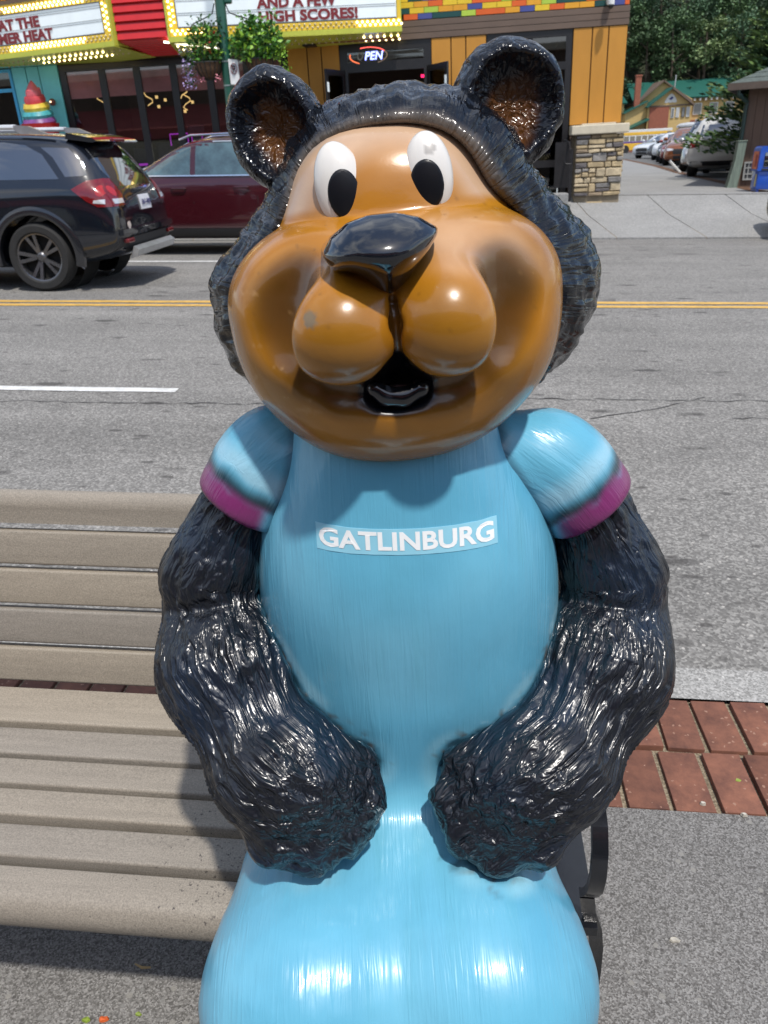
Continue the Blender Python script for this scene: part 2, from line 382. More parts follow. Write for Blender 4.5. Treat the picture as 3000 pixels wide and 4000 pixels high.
# ---- shirt and lap, one moulding
belly = ELL((.030, 1.0, .845), (.215, .212, .268), None, 2.5); chest = ELL((.018, 1.0, 1.0), (.140, .172, .19), None, 2.5)
thL = CAP((-.105, 1.08, .462), (-.132, .655, .448), .112, .130); thR = CAP((.098, 1.08, .462), (.104, .655, .448), .112, .128)
fill = ELL((-.010, .76, .455), (.17, .17, .108)); shL_ = CAP((-.132, .655, .446), (-.125, .62, .10), .128, .11); shR_ = CAP((.104, .655, .446), (.115, .62, .10), .126, .11)
neck = ELL((.012, 1.0, 1.13), (.095, .14, .12))
def torso(P):
    up = U([belly, chest, neck], .10)(P); lo = U([thL, thR, fill], .10)(P); lo = smin(lo, np.minimum(shL_(P), shR_(P)), .06)
    return smin(up, lo, .15)
V, F, NR = surface_net(torso, (-.33, .45, .03), (.35, 1.34, 1.30), .0065)
c = solid(BLUE, len(V)); nn = vnoise(V*np.array([70, 70, 6.]))
c = mixc(c, [.22, .53, .68, 1], ramp(vnoise(V*8+3), -.1, .7)*.3); c = mixc(c, [.05, .27, .44, 1], ramp(vnoise(V*6.5+11), -.1, .7)*.35); c = mixc(c, [.09, .33, .40, 1], ramp(vnoise(V*np.array([60, 8, 7.])+2), .3, .8)*.15)
# airbrushed dark line where the arms and paws meet the shirt, chipped paint round the paws
V = V+NR*(0.0007*nn)[:, None]
TORSO_V, TORSO_F, TORSO_C = V, F, c

# ---- arms
def arm_pts(side):
    if side < 0: q = [(590, 985, .98), (512, 1120, .965), (465, 1255, .955), (492, 1440, .885), (570, 1620, .80), (690, 1735, .745)]; tips = [(762, 1652, .80), (782, 1728, .765), (748, 1795, .735), (676, 1832, .715), (596, 1815, .715)]
    else: q = [(1190, 985, .98), (1277, 1120, .965), (1322, 1255, .955), (1300, 1440, .885), (1215, 1620, .80), (1090, 1735, .745)]; tips = [(1008, 1640, .80), (982, 1728, .765), (1008, 1795, .735), (1076, 1835, .715), (1160, 1820, .715)]
    return [Bp(*a) for a in q], [Bp(*a) for a in tips]
def arm_sdf(side):
    q, tips = arm_pts(side)
    up = CAP(q[1], q[2]+np.array([0, -.006, .010]), .056, .071); fo = CAP(q[2]+np.array([0, -.008, -.048]), q[3], .0755, .085); f2 = CAP(q[3], q[4], .084, .074)
    palm = ELL((q[4]+q[5])/2, (.083, .083, .060), axes(0.25*side, 0.5)); fg = [CAP(q[4]*.7+q[5]*.3, t, .054, .030) for t in tips]
    def f(P):
        d = smin(U([fo, f2], .04)(P), palm(P), .04); d2 = U(fg, .026)(P)
        d = smin(d, d2, .045); return smin(d, up(P), .011)
    return f, q, tips
def flow_field(V, q, tips=None, org=None):
    """coordinates that run along a bent limb (third) and round it (first two): brush strokes follow them"""
    q = [np.asarray(p, float) for p in q]; n = len(q)-1; best = np.full(len(V), 1e9); out = np.zeros_like(V); arc = 0.0
    d0 = (q[1]-q[0])/np.linalg.norm(q[1]-q[0]); e1 = np.cross(d0, [0, 1, .3]); e1 /= np.linalg.norm(e1); e2 = np.cross(d0, e1)
    for k in range(n):
        ab = q[k+1]-q[k]; L = np.linalg.norm(ab); d = ab/L
        if k:
            v = np.cross(d0, d); c_ = d0@d
            if np.linalg.norm(v) > 1e-6:
                K = np.array([[0, -v[2], v[1]], [v[2], 0, -v[0]], [-v[1], v[0], 0]]); R_ = np.eye(3)+K+K@K/(1+c_); e1 = R_@e1; e2 = R_@e2
        d0 = d; t = (V-q[k])@d; tc_ = np.clip(t, 0 if k else -1, L if k < n-1 else 1); c = V-q[k]-tc_[:, None]*d; dist = (c*c).sum(1); m = dist < best
        fan = 1/(1+.22*np.maximum(tc_-L*.3, 0)/.1) if (k == n-1 and tips) else 1.0
        o = np.stack([c@e1*fan, c@e2*fan, (arc+tc_)*.075], 1); out[m] = o[m]; best[m] = dist[m]; arc += L
    return out
arm_fs = []
for side in (-1, 1):
    f, q, tips = arm_sdf(side); arm_fs.append(f)
    V, F, NR = surface_net(f, np.minimum(np.min(q, 0), np.min(tips, 0))-.10, np.maximum(np.max(q, 0), np.max(tips, 0))+.10, .0034)
    fl = flow_field(V, q, tips)
    wv = fl+np.stack([vnoise(V*22), vnoise(V*22+9), vnoise(V*22+17)], 1)*.006; rg = 1-2*np.abs(vnoise(wv*64+side*7)); rg2 = 1-2*np.abs(vnoise(wv*120+3)); V = V+NR*(.0042*rg+.0024*rg2)[:, None]
    c = solid(BLACK, len(V)); c = mixc(c, [.010, .022, .045, 1], ramp(vnoise(V*14+side), .0, .7)*.6)
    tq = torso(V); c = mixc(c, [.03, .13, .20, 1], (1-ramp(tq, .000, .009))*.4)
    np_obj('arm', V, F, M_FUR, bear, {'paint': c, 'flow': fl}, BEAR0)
# paint on the shirt that follows the arms
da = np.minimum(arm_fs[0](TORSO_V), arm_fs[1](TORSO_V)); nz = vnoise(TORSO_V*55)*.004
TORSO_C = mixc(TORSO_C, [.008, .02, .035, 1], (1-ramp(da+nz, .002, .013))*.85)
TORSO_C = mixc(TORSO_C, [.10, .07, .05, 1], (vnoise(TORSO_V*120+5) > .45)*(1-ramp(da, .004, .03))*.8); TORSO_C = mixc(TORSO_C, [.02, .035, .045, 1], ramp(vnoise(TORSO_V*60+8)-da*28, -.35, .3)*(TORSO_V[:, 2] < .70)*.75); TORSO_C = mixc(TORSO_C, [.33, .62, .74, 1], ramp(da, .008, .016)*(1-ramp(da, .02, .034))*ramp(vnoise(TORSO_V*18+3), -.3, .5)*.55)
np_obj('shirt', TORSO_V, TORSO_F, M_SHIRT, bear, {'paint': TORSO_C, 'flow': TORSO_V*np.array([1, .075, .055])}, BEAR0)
# ---- sleeves with a purple band
for side in (-1, 1):
    if side < 0: top, mid, cuff = Bp(606, 985, .965), Bp(575, 1012, .955), Bp(533, 1082, .95)
    else: top, mid, cuff = Bp(1175, 992, .965), Bp(1216, 1022, .955), Bp(1272, 1094, .95)
    ax = cuff-mid; L = np.linalg.norm(ax); ax = ax/L
    sph = ELL(mid, (.070, .068, .066)); body = CAP(top, cuff, .062, .063); inner = CAP(top, Bp(692 if side < 0 else 1074, 985, .95), .058, .060)
    def f(P, sph=sph, body=body, inner=inner, cuff=cuff, ax=ax, mid=mid):
        d = smin(smin(sph(P), body(P), .03), inner(P), .03); t = (P-mid)@ax
        rad = np.sqrt(np.maximum(((P-mid)**2).sum(1)-t*t, 0)); band = np.sqrt(np.maximum(rad-.0535, 0)**2*1.6+((t-.046)*.78)**2)-.0165
        return smax(smin(d, band, .012), t-.064, .010)
    V, F, NR = surface_net(f, np.minimum(top, cuff)-.14, np.maximum(top, cuff)+.14, .0042)
    t = (V-mid)@ax; c = solid(BLUE, len(V)); c = mixc(c, [.15, .52, .72, 1], ramp(vnoise(V*9+5), .0, .8)*.4); nz = vnoise(V*np.array([60, 60, 20]))*.004
    c = mixc(c, BLACK, ramp(t+nz, .004, .024)*(1-ramp(t+nz, .028, .036))*.9); pz = vnoise(V*np.array([70, 70, 30])+6)*.005; c = mixc(c, PURPLE, ramp(t+pz, .020, .036)*ramp(torso(V), .002, .022)); c = mixc(c, BLACK, ramp(t+nz*.5, .059, .064)*.9); c = mixc(c, [.42, .62, .72, 1], ramp(t+nz, -.030, -.005)*(1-ramp(t+nz, .0, .012))*.5)
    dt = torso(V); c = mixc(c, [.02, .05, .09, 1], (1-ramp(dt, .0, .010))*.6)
    fl = flow_field(V, [top, mid, cuff]); V = V+NR*(.0008*vnoise(fl*90))[:, None]
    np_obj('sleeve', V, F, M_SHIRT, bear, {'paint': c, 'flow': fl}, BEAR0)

# ---- head: fur hood, face, ears
dome = E2(864, 440, 1.02, 266, 212, .172); fur = EA(872, 636, 1.03, 410, 240, 265, .175, n=2.15); crown = E2(866, 362, 1.03, 215, 122, .15)
_ff1 = E2(856, 512, .992, 270, 116, .142, n=2.2); _ff2 = E2(836, 418, .992, 204, 154, .134, n=2.3)
def face_fore(P): return smin(_ff1(P), _ff2(P), .05)
def face_win(P): P2 = P.copy(); P2[:, 1] = np.maximum(P2[:, 1], .985); return face_fore(P2)
def hood(P):
    d = smin(smin(dome(P), crown(P), .05), fur(P), .06); return smax(d, -(face_win(P)+.015), .022)
NC = Bp(855, 620, .72)
V, F, NR = surface_net(hood, (-.30, .72, 1.05), (.33, 1.30, 1.72), .005)
Q = V-NC; th = np.arctan2(Q[:, 2], Q[:, 0]); rho = np.linalg.norm(Q, axis=1); fl = np.stack([np.cos(th)*.22, np.sin(th)*.22, rho*.16], 1)
lump = vnoise(V*26)*.6+vnoise(V*52)*1.3; edge = ramp(face_win(V), -.010, .012)
rg = 1-2*np.abs(vnoise(fl*75)); rg2 = vnoise(V*110); V = V+NR*((.0026*rg+.0032*lump+.0018*rg2)*edge)[:, None]
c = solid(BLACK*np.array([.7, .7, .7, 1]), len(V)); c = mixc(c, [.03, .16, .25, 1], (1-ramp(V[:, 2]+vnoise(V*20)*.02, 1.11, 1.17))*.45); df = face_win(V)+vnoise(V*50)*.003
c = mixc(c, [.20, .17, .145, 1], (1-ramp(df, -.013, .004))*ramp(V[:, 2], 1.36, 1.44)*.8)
np_obj('head_fur', V, F, M_HEADFUR, bear, {'paint': c, 'flow': fl}, BEAR0)

muzzle = EA(851, 645, .935, 352, 202, 318, .172, n=2.35)
low = E2(858, 845, .915, 190, 108, .125, n=2.1)
def _hit(x, y, f):
    a = Bp(x, y, .55); b = Bp(x, y, 1.05); t = np.linspace(0, 1, 600)[:, None]; return a+(b-a)*t[np.argmax(f(a+(b-a)*t) < 0)]
_mz = lambda P: smin(muzzle(P), low(P), .05)
def lobe(x, y, hx, hy, hd): c_ = _hit(x, y, _mz); s_ = Bs(x, y, c_[1]); return ELL(c_+np.array([0, .010, 0]), (hx/s_, hd, hy/s_), axes(.06))
lobL = lobe(741, 716, 132, 122, .064); lobR = lobe(968, 694, 126, 126, .064)
def face_base(P): return np.minimum(np.minimum(smin(muzzle(P), low(P), .05), np.minimum(lobL(P), lobR(P))), face_fore(P))
def snap(x, y, f=None, off=0.0):
    """depth at which the line of sight through a feature meets the moulding"""
    a = Bp(x, y, .55); b = Bp(x, y, 1.05); t = np.linspace(0, 1, 400)[:, None]; d = (f or face_base)(a+(b-a)*t); k = np.argmax(d < 0); return Bp(x, y, .55+.5*k/399+off)
def tubeset(pts, r, off=0.0):
    q = [snap(p[0], p[1], None, off) for p in pts]; return [CAP(q[i], q[i+1], r, r) for i in range(len(q)-1)]
grv = tubeset([(600, 650), (602, 705), (618, 768), (660, 820), (725, 850), (790, 856)], .0125, -.002)+tubeset([(1106, 635), (1102, 690), (1084, 755), (1040, 806), (980, 836), (925, 850)], .0125, -.002)
phil = tubeset([(846, 650), (853, 700), (857, 765)], .0035, .000)
def pocket(x, y, hx, hy, hd, roll): s_ = Bs(x, y, .78); return ELL(snap(x, y)+np.array([0, -.004, 0]), (hx/s_, hd, hy/s_), axes(roll))
pockL = U(tubeset([(612, 590), (586, 642), (586, 715)], .021, -.009), .03); pockR = U(tubeset([(1112, 572), (1126, 630), (1114, 700)], .021, -.009), .03)
def mouthpart(x, y, hx, hy, hd): s_ = Bs(x, y, .76); return ELL(snap(x, y, lambda P: smin(muzzle(P), low(P), .05)), (hx/s_, hd, hy/s_), axes(.06))
mouth = mouthpart(861, 850, 80, 46, .040); mouth2 = mouthpart(858, 806, 28, 40, .036)
def face(P):
    d = smin(muzzle(P), low(P), .05); lb = np.minimum(lobL(P), lobR(P)); up_ = ramp(P[:, 2], 1.285, 1.335); d = smin(d, lb, .006)*(1-up_)+smin(d, lb, .034)*up_
    g = U(grv, .010)(P); d = smax(d, -g, .020); g = smin(pockL(P), pockR(P), .01); d = smax(d, -g, .045)
    d = smax(d, -U(phil, .01)(P), .010); d = smax(d, -smin(mouth(P), mouth2(P), .02), .010)
    return smin(face_fore(P), d, .004)
V, F, NR = surface_net(face, (-.24, .66, 1.05), (.26, 1.10, 1.64), .0040)
n = len(V); c = solid(BROWN, n)
c = mixc(c, [.44, .20, .018, 1], ramp(vnoise(V*7+9), -.1, .7)*.5)
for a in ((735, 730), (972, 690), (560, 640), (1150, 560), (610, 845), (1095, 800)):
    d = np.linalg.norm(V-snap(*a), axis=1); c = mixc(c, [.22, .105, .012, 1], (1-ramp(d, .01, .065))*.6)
ff = face_fore(V); mz = muzzle(V); fore = ramp(np.minimum(smin(mz, low(V), .05), np.minimum(lobL(V), lobR(V))), .004, .012)
pe = (V-Bp(846, 470, .965))@axes(.06); se = Bs(846, 470, .965); rr = np.sqrt((pe[:, 0]*se/(252-np.maximum(pe[:, 2], 0)*se*.22))**2+((pe[:, 2]*se)/206)**2)
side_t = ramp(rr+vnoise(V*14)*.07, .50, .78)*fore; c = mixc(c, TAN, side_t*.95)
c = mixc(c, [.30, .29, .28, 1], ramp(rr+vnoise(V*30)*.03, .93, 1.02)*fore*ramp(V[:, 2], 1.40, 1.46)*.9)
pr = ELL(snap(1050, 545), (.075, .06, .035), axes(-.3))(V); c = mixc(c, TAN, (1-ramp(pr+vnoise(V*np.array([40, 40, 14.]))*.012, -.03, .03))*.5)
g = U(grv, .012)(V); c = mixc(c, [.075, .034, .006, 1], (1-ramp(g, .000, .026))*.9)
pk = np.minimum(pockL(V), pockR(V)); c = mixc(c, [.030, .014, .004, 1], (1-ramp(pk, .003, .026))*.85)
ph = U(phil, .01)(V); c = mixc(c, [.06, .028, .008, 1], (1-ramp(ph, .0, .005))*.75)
mo = smin(mouth(V), mouth2(V), .02); c = mixc(c, BLACK, 1-ramp(mo+vnoise(V*60)*.0015, .002, .010)); 
chip = np.linalg.norm((V-snap(670, 690))*np.array([1.15, .6, .8]), axis=1)
c = mixc(c, [.17, .13, .075, 1], (1-ramp(chip+vnoise(V*160)*.0015, .0062, .0078))*.9)
sc1 = vnoise(V*np.array([30, 30, 150.])+5)+.5*vnoise(V*220); c = mixc(c, [.50, .30, .12, 1], ramp(sc1, .75, 1.1)*.35); c = mixc(c, [.17, .075, .01, 1], (vnoise(V*230+31) > .86)*.4)
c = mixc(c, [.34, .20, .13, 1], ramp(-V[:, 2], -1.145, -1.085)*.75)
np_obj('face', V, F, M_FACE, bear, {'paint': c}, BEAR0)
FACE_BVH = BVHTree.FromPolygons([Vector(v) for v in V], [tuple(int(i) for i in f) for f in F])

NP = np.array([(698, 548), (714, 522), (748, 493), (800, 476), (855, 473), (908, 487), (944, 509), (928, 534), (900, 570), (874, 612), (850, 660), (832, 662), (815, 616), (792, 590), (756, 572), (714, 568)], float)
NP = (NP-np.array([825, 550]))*.87+np.array([825, 550]); nc = Bp(822, 556, .745); ns_ = Bs(822, 556, .745)
def poly2(X, Y):
    d = np.full(len(X), 1e9); inside = np.zeros(len(X), bool)
    for (x0, y0), (x1, y1) in zip(NP, np.roll(NP, -1, 0)):
        ex, ey = x1-x0, y1-y0; t = np.clip(((X-x0)*ex+(Y-y0)*ey)/(ex*ex+ey*ey), 0, 1); d = np.minimum(d, (X-x0-ex*t)**2+(Y-y0-ey*t)**2)
        cond = ((y0 > Y) != (y1 > Y)); xi = x0+ex*(Y-y0)/(ey if ey else 1e-9); inside ^= cond & (X < xi)
    return np.where(inside, -1, 1)*np.sqrt(d)
def nose(P):
    q = P-nc; pr_ = 1/(1+q[:, 1]/.75*.9); X = 822+q[:, 0]*ns_*pr_-q[:, 2]*ns_*.055*pr_; Y = 556-q[:, 2]*ns_*pr_; d2 = poly2(X, Y)/ns_-.0085
    v = (Y-545)/95; u_ = (X-822)/125; fr_ = .012-.046*(1-np.clip(np.abs(v)**1.6, 0, 1.2))*(1-.55*u_*u_); d = smax(d2+.001, fr_-q[:, 1]-.002, .030); return smax(d, q[:, 1]-(.016+.06*ramp(v, -.55, .1)), .004)
V, F, NR = surface_net(nose, Bp(822, 560, .74)-.13, Bp(822, 540, .74)+.13, .0032)
np_obj('nose', V, F, M_GLOSSBLACK, bear, {'paint': solid(BLACK, len(V))}, BEAR0)
lip = U(tubeset([(810, 840), (836, 856), (872, 858), (910, 840)], .0085, .010), .01)
V, F, NR = surface_net(lip, snap(860, 853)-.07, snap(860, 853)+.07, .0032)
np_obj('lip', V, F, M_GLOSSBLACK, bear, {'paint': solid(BLACK, len(V))}, BEAR0)

for cx, cy, hx, hy, px, py, ph_, pv in ((736, 406, 55, 94, 744, 419, 35, 50), (926, 380, 53, 90, 922, 398, 36, 50)):
    h0, nn_, i_, d_ = FACE_BVH.ray_cast(Vector(Bp(cx, cy, .5)), Vector(Bp(cx, cy, 1.0)-Bp(cx, cy, .5)).normalized())
    yb = h0.y if h0 else .815
    e = E2(cx, cy, yb+.010, hx, hy, .018, roll=.06+(.12 if cx < 850 else .03), tilt=.16)
    V, F, NR = surface_net(e, Bp(cx, cy, yb)-.085, Bp(cx, cy, yb)+.085, .0030)
    c = solid([.72, .70, .66], len(V)); c = mixc(c, [.52, .37, .20, 1], ramp(vnoise(V*35+cx), .25, .8)*.5*ramp(V[:, 2], 1.44, 1.50))
    if cx > 850: c = mixc(c, [.30, .28, .26, 1], (np.linalg.norm(V-Bp(928, 322, yb), axis=1) < .006)*.7)
    o = np_obj('eye', V, F, M_EYE, bear, {'paint': c}, BEAR0)
    pc = Bp(px, py, yb); s_ = Bs(px, py, yb); ra = axes(.10)
    def pup(P, e=e, pc=pc, ra=ra, s_=s_, ph_=ph_, pv=pv):
        q = (P-pc)@ra; k = np.sqrt((q[:, 0]*s_/ph_)**2+(q[:, 2]*s_/pv)**2); return np.maximum(e(P)-.0014, (k-1)*ph_/s_)
    V, F, NR = surface_net(pup, pc-.06, pc+.06, .0022, 2)
    np_obj('pupil', V, F, M_PUPIL, o, {'paint': solid([.005, .006, .009], len(V))}, BEAR0)

for side, cx, cy, hx, hy, roll, bx, by in ((-1, 597, 282, 103, 128, .42, 612, 300), (1, 1103, 224, 122, 130, -.32, 1098, 255)):
    s = Bs(cx, cy, 1.0); C = Bp(cx, cy, 1.0); R = axes(roll, .12, .10*side)
    outr = ELL(C+R@np.array([0, .015, 0]), (hx/s, .058, hy/s), R, 2.2); innr = ELL(C+R@np.array([0, -.054, -.004]), (hx/s-.008, .062, hy/s-.011), R, 2.2)
    f = lambda P: smax(outr(P), -innr(P), .008)
    V, F, NR = surface_net(f, C-.13, C+.13, .0040)
    Q = (V-C)@R; rr = np.sqrt((Q[:, 0]*s/hx)**2+(Q[:, 2]*s/hy)**2); th = np.arctan2(Q[:, 2], Q[:, 0]); fl = np.stack([np.cos(th)*.05*(.3+rr), np.sin(th)*.05*(.3+rr), rr*.05+Q[:, 1]*.3], 1)
    V = V+NR*(.0024*vnoise(V*55)+.0016*(1-2*np.abs(vnoise(fl*75))))[:, None]
    q2 = (V-Bp(bx, by, 1.0))@R; ri = np.sqrt((q2[:, 0]*s/(hx*.62))**2+(q2[:, 2]*s/(hy*.78))**2)+vnoise(V*45)*.08
    c = solid(BLACK, len(V)); c = mixc(c, [.10, .038, .009, 1], (1-ramp(ri, .55, .92))*(Q[:, 1] < .04)); c = mixc(c, [.06, .024, .009, 1], (1-ramp(ri, .72, 1.02))*ramp(vnoise(V*30+4), 0, .6)*.7)
    np_obj('ear', V, F, M_HEADFUR, bear, {'paint': c, 'flow': fl}, BEAR0)
for sx in (-.125, .15):
    ft = U([ELL((sx, .56, .06), (.085, .14, .058)), ELL((sx, .62, .10), (.09, .09, .07))], .04); V, F, NR = surface_net(ft, (sx-.13, .38, -.01), (sx+.13, .76, .20), .006)
    fl = V*np.array([1, .12, 1]); V = V+NR*(.002*vnoise(fl*70))[:, None]
    np_obj('foot', V, F, M_FUR, bear, {'paint': solid(BLACK, len(V)), 'flow': fl}, BEAR0)

# ---- lettering on the chest
tb = BVHTree.FromPolygons([Vector(v) for v in TORSO_V], [tuple(int(i) for i in f) for f in TORSO_F])
a = Bp(686, 1203, .80); b = Bp(1076, 1196, .80)
def at_chest(x, y):
    d = Vector(Bp(x, y, .9)-Bp(x, y, .5)).normalized(); h, nn_, i_, l_ = tb.ray_cast(Vector(Bp(x, y, .5)), d); return np.array(h) if h else Bp(x, y, .8)
Lc, Rc, Tc = at_chest(686, 1197), at_chest(1076, 1186), at_chest(880, 1140); Bc = at_chest(880, 1198)
u = Rc-Lc; u[1] = 0; wid = np.linalg.norm(u); u = u/wid; hgt = (Tc[2]-Bc[2])*.96; O = np.array([Lc[0], .55, Bc[2]-wid*.5*u[2]])
to3 = lambda s, t: O+u*s+np.array([0, 0, 1])*t
M_FILM = mat('clear_film', (0.26, 0.56, 0.70), 0.30, ns=40, na=0.03); M_LET = mat('white_vinyl', (0.80, 0.82, 0.83), 0.35, ns=40, na=0.03)
PV, PF = project_patch([(0, 0), (wid, 0), (wid, hgt), (0, hgt)], to3, (0, 1, 0), tb, .0008, .002, 4)
film = mesh_from('name_strip', np.array([tuple(v) for v in PV])-BEAR0, PF, True); film.materials.append(M_FILM); film_o = link(bpy.data.objects.new('name_strip', film), bear)
TV, TF = text_geo('GATLINBURG', wid*.965, hgt*.74, 0.03); VV = []
for x, y in TV:
    h, nn_, i_, l_ = tb.ray_cast(Vector(to3(wid*.015+x, hgt*.16+y)), Vector((0, 1, 0))); VV.append(np.array(h)-BEAR0+np.array([0, -.0013, .0002]))
me = mesh_from('lettering', VV, TF); me.materials.append(M_LET); link(bpy.data.objects.new('lettering', me), film_o)
# ================================================================== the bench
M_SLAT = None
def slatmat():
    m, nt, b = newmat('beige_recycled_plastic', 0.55, spec=0.35)
    tc = N(nt, 'ShaderNodeTexCoord'); mp = N(nt, 'ShaderNodeMapping', Scale=(2.5, 30, 30)); nt.links.new(tc.outputs['Object'], mp.inputs['Vector'])
    n1 = N(nt, 'ShaderNodeTexNoise', Scale=2.2, Detail=6.0, Roughness=0.7); nt.links.new(mp.outputs[0], n1.inputs['Vector'])
    n2 = N(nt, 'ShaderNodeTexNoise', Scale=380.0, Detail=2.0); nt.links.new(tc.outputs['Object'], n2.inputs['Vector'])
    oi = N(nt, 'ShaderNodeObjectInfo')
    cr = N(nt, 'ShaderNodeValToRGB'); e = cr.color_ramp.elements; e[0].position = .25; e[0].color = (.245, .218, .182, 1); e[1].position = .75; e[1].color = (.312, .278, .232, 1); nt.links.new(n1.outputs['Fac'], cr.inputs['Fac'])
    c2 = N(nt, 'ShaderNodeValToRGB'); e = c2.color_ramp.elements; e[0].position = .36; e[0].color = (.80, .80, .80, 1); e[1].position = .66; e[1].color = (1.13, 1.13, 1.13, 1); nt.links.new(n2.outputs['Fac'], c2.inputs['Fac'])
    mu = N(nt, 'ShaderNodeMixRGB', blend_type='MULTIPLY'); mu.inputs[0].default_value = 1; nt.links.new(cr.outputs[0], mu.inputs[1]); nt.links.new(c2.outputs[0], mu.inputs[2])
    tint = N(nt, 'ShaderNodeMixRGB', blend_type='MULTIPLY'); tint.inputs[0].default_value = 1; c3 = N(nt, 'ShaderNodeValToRGB'); e = c3.color_ramp.elements
    e[0].color = (.86, .87, .90, 1); e[1].color = (1.08, 1.05, 1.0, 1); nt.links.new(oi.outputs['Random'], c3.inputs['Fac']); nt.links.new(mu.outputs[0], tint.inputs[1]); nt.links.new(c3.outputs[0], tint.inputs[2])
    # grime gathered near the statue end, specks
    n4 = N(nt, 'ShaderNodeTexNoise', Scale=160.0, Detail=3.0); nt.links.new(tc.outputs['Object'], n4.inputs['Vector'])
    sx = N(nt, 'ShaderNodeSeparateXYZ'); nt.links.new(tc.outputs['Object'], sx.inputs[0]); mr = N(nt, 'ShaderNodeMapRange'); mr.inputs['From Min'].default_value = -.60; mr.inputs['From Max'].default_value = -.36; mr.inputs['To Min'].default_value = 0; mr.inputs['To Max'].default_value = .13
    nt.links.new(sx.outputs[0], mr.inputs['Value']); ad = N(nt, 'ShaderNodeMath', operation='ADD'); nt.links.new(n4.outputs['Fac'], ad.inputs[0]); nt.links.new(mr.outputs[0], ad.inputs[1])
    gt = N(nt, 'ShaderNodeMapRange'); gt.inputs['From Min'].default_value = .70; gt.inputs['From Max'].default_value = .80; nt.links.new(ad.outputs[0], gt.inputs['Value'])
    dk = N(nt, 'ShaderNodeMixRGB'); dk.inputs[2].default_value = (.07, .06, .055, 1); nt.links.new(gt.outputs[0], dk.inputs[0]); nt.links.new(tint.outputs[0], dk.inputs[1]); nt.links.new(dk.outputs[0], b.inputs['Base Color'])
    bp = N(nt, 'ShaderNodeBump', Strength=.25, Distance=.0012); nt.links.new(n2.outputs['Fac'], bp.inputs['Height']); nt.links.new(bp.outputs[0], b.inputs['Normal'])
    return m
M_SLAT = slatmat()
M_IRON = mat('black_powder_coat', (.010, .011, .014), 0.22, coat=.4, ns=30, na=.2, bump=.1, bs=120)
bench = thing('park_bench', 'beige slatted park bench with black iron ends, the statue on its right end', 'bench', (0, 0, 0), (0, TILT, 0))
X0, X1 = -1.75, 0.115
def slat(prof, jit=0.0):
    mb = MB(); mb.prism(prof, 'x', X0, X1); return mb.build('slat', M_SLAT, bench, True, 30)
def rrect(p, q, th, r, nrm):
    """rounded plank section between p and q (y,z), thickness th on the side away from nrm"""
    p = Vector(p); q = Vector(q); d = (q-p); L = d.length; d.normalize(); n = Vector(nrm).normalized(); out = []
    for (cx, cy, a0) in ((r, -r, 180), (L-r, -r, 90), (L-r, -th+r, 0), (r, -th+r, -90)):
        for k in range(5):
            a = math.radians(a0-90*k/4) ; out.append((cx+r*math.cos(a), cy+r*math.sin(a)))
    return [tuple(p+d*x+n*y) for x, y in out]
for y0, y1 in ((1.284, 1.178), (1.158, 1.088), (1.074, 1.012), (.999, .940), (.920, .855)):
    slat(rrect((y0, .386), (y1, .384), .032, .006, (0, 1)))
pr = rrect((.838, .384), (.775, .382), .036, .004, (0, 1))
fr = [(.838, .350), (.838, .380), (.834, .384), (.800, .384)]+[(.793+.034*math.cos(a)*-1 if False else .797-.030*math.sin(a), .345+.038*math.cos(a)) for a in [PI*k/12 for k in range(0, 11)]]+[(.80, .309), (.815, .312), (.822, .350)]
slat(fr)
zl = lambda z: z-.037
yb_ = lambda z: 1.338+.2635*(z-.39)
nb = (-1, .2635)
for z0, z1 in ((.393, .471), (.482, .559), (.571, .648), (.659, .734)):
    slat(rrect((yb_(z0), zl(z0)), (yb_(z1), zl(z1)), .032, .006, nb))
z0, z1 = .746, .8145
p0 = Vector((yb_(z0), zl(z0))); d = (Vector((yb_(z1), zl(z1)))-p0); L = d.length; d.normalize(); n_ = Vector(nb).normalized()
sec = [(0.004, 0), (L*.55, .002)]+[(L*.62+.032*math.sin(a)*1.0, -.021+.024*math.cos(a)) for a in [PI*k/10 for k in range(11)]]+[(L*.3, -.040), (0.0, -.034)]
slat([tuple(p0+d*x+n_*y) for x, y in sec])
def bench_end(x, s):
    mb = MB()
    def bar(pts, wdt, th):
        """flat bar: pts in (y,z), width across x, thickness in the plane"""
        m = len(pts); V = []
        P = [Vector(p[:2]) for p in pts]
        for i, p in enumerate(P):
            d = (P[min(i+1, m-1)]-P[max(i-1, 0)]).normalized(); n = Vector((-d.y, d.x)); x_ = x+(pts[i][2] if len(pts[i]) > 2 else 0)
            for a, b in ((-1, -1), (1, -1), (1, 1), (-1, 1)): q = p+n*b*th/2; V.append((x_+a*wdt/2, q.x, q.y))
        F = [(0, 3, 2, 1), tuple(range((m-1)*4, m*4))]+[(i*4+k, i*4+(k+1) % 4, (i+1)*4+(k+1) % 4, (i+1)*4+k) for i in range(m-1) for k in range(4)]
        mb.add(V, F)
    arc = [(1.36+.03*k/6, .34+.44*k/6) for k in range(7)]
    bar([(y, z+.0) for y, z in arc], .05, .012)                                            # back post
    bar([(1.37, .545), (1.25, .575), (1.05, .590), (.92, .597), (.85, .594), (.81, .580), (.79, .555), (.782, .52), (.788, .485), (.805, .455), (.827, .425)], .022, .012)   # armrest curling down
    bar([(.827, .425, 0), (.840, .38, s*.008), (.855, .32, s*.026), (.866, .26, s*.036), (.870, .19, s*.040), (.868, .12, s*.040), (.85, .05, s*.040), (.81, .014, s*.040), (.77, .006, s*.040)], .022, .016)
    bar([(1.36, .345), (1.35, .22), (1.38, .08), (1.43, .012), (1.46, .006)], .05, .014)
    bar([(.83, .335), (1.10, .335), (1.36, .345)], .05, .018)
    o = mb.build('bench_end', M_IRON, bench, True, 30); return o
bench_end(.164, 1); bench_end(-1.72, -1)
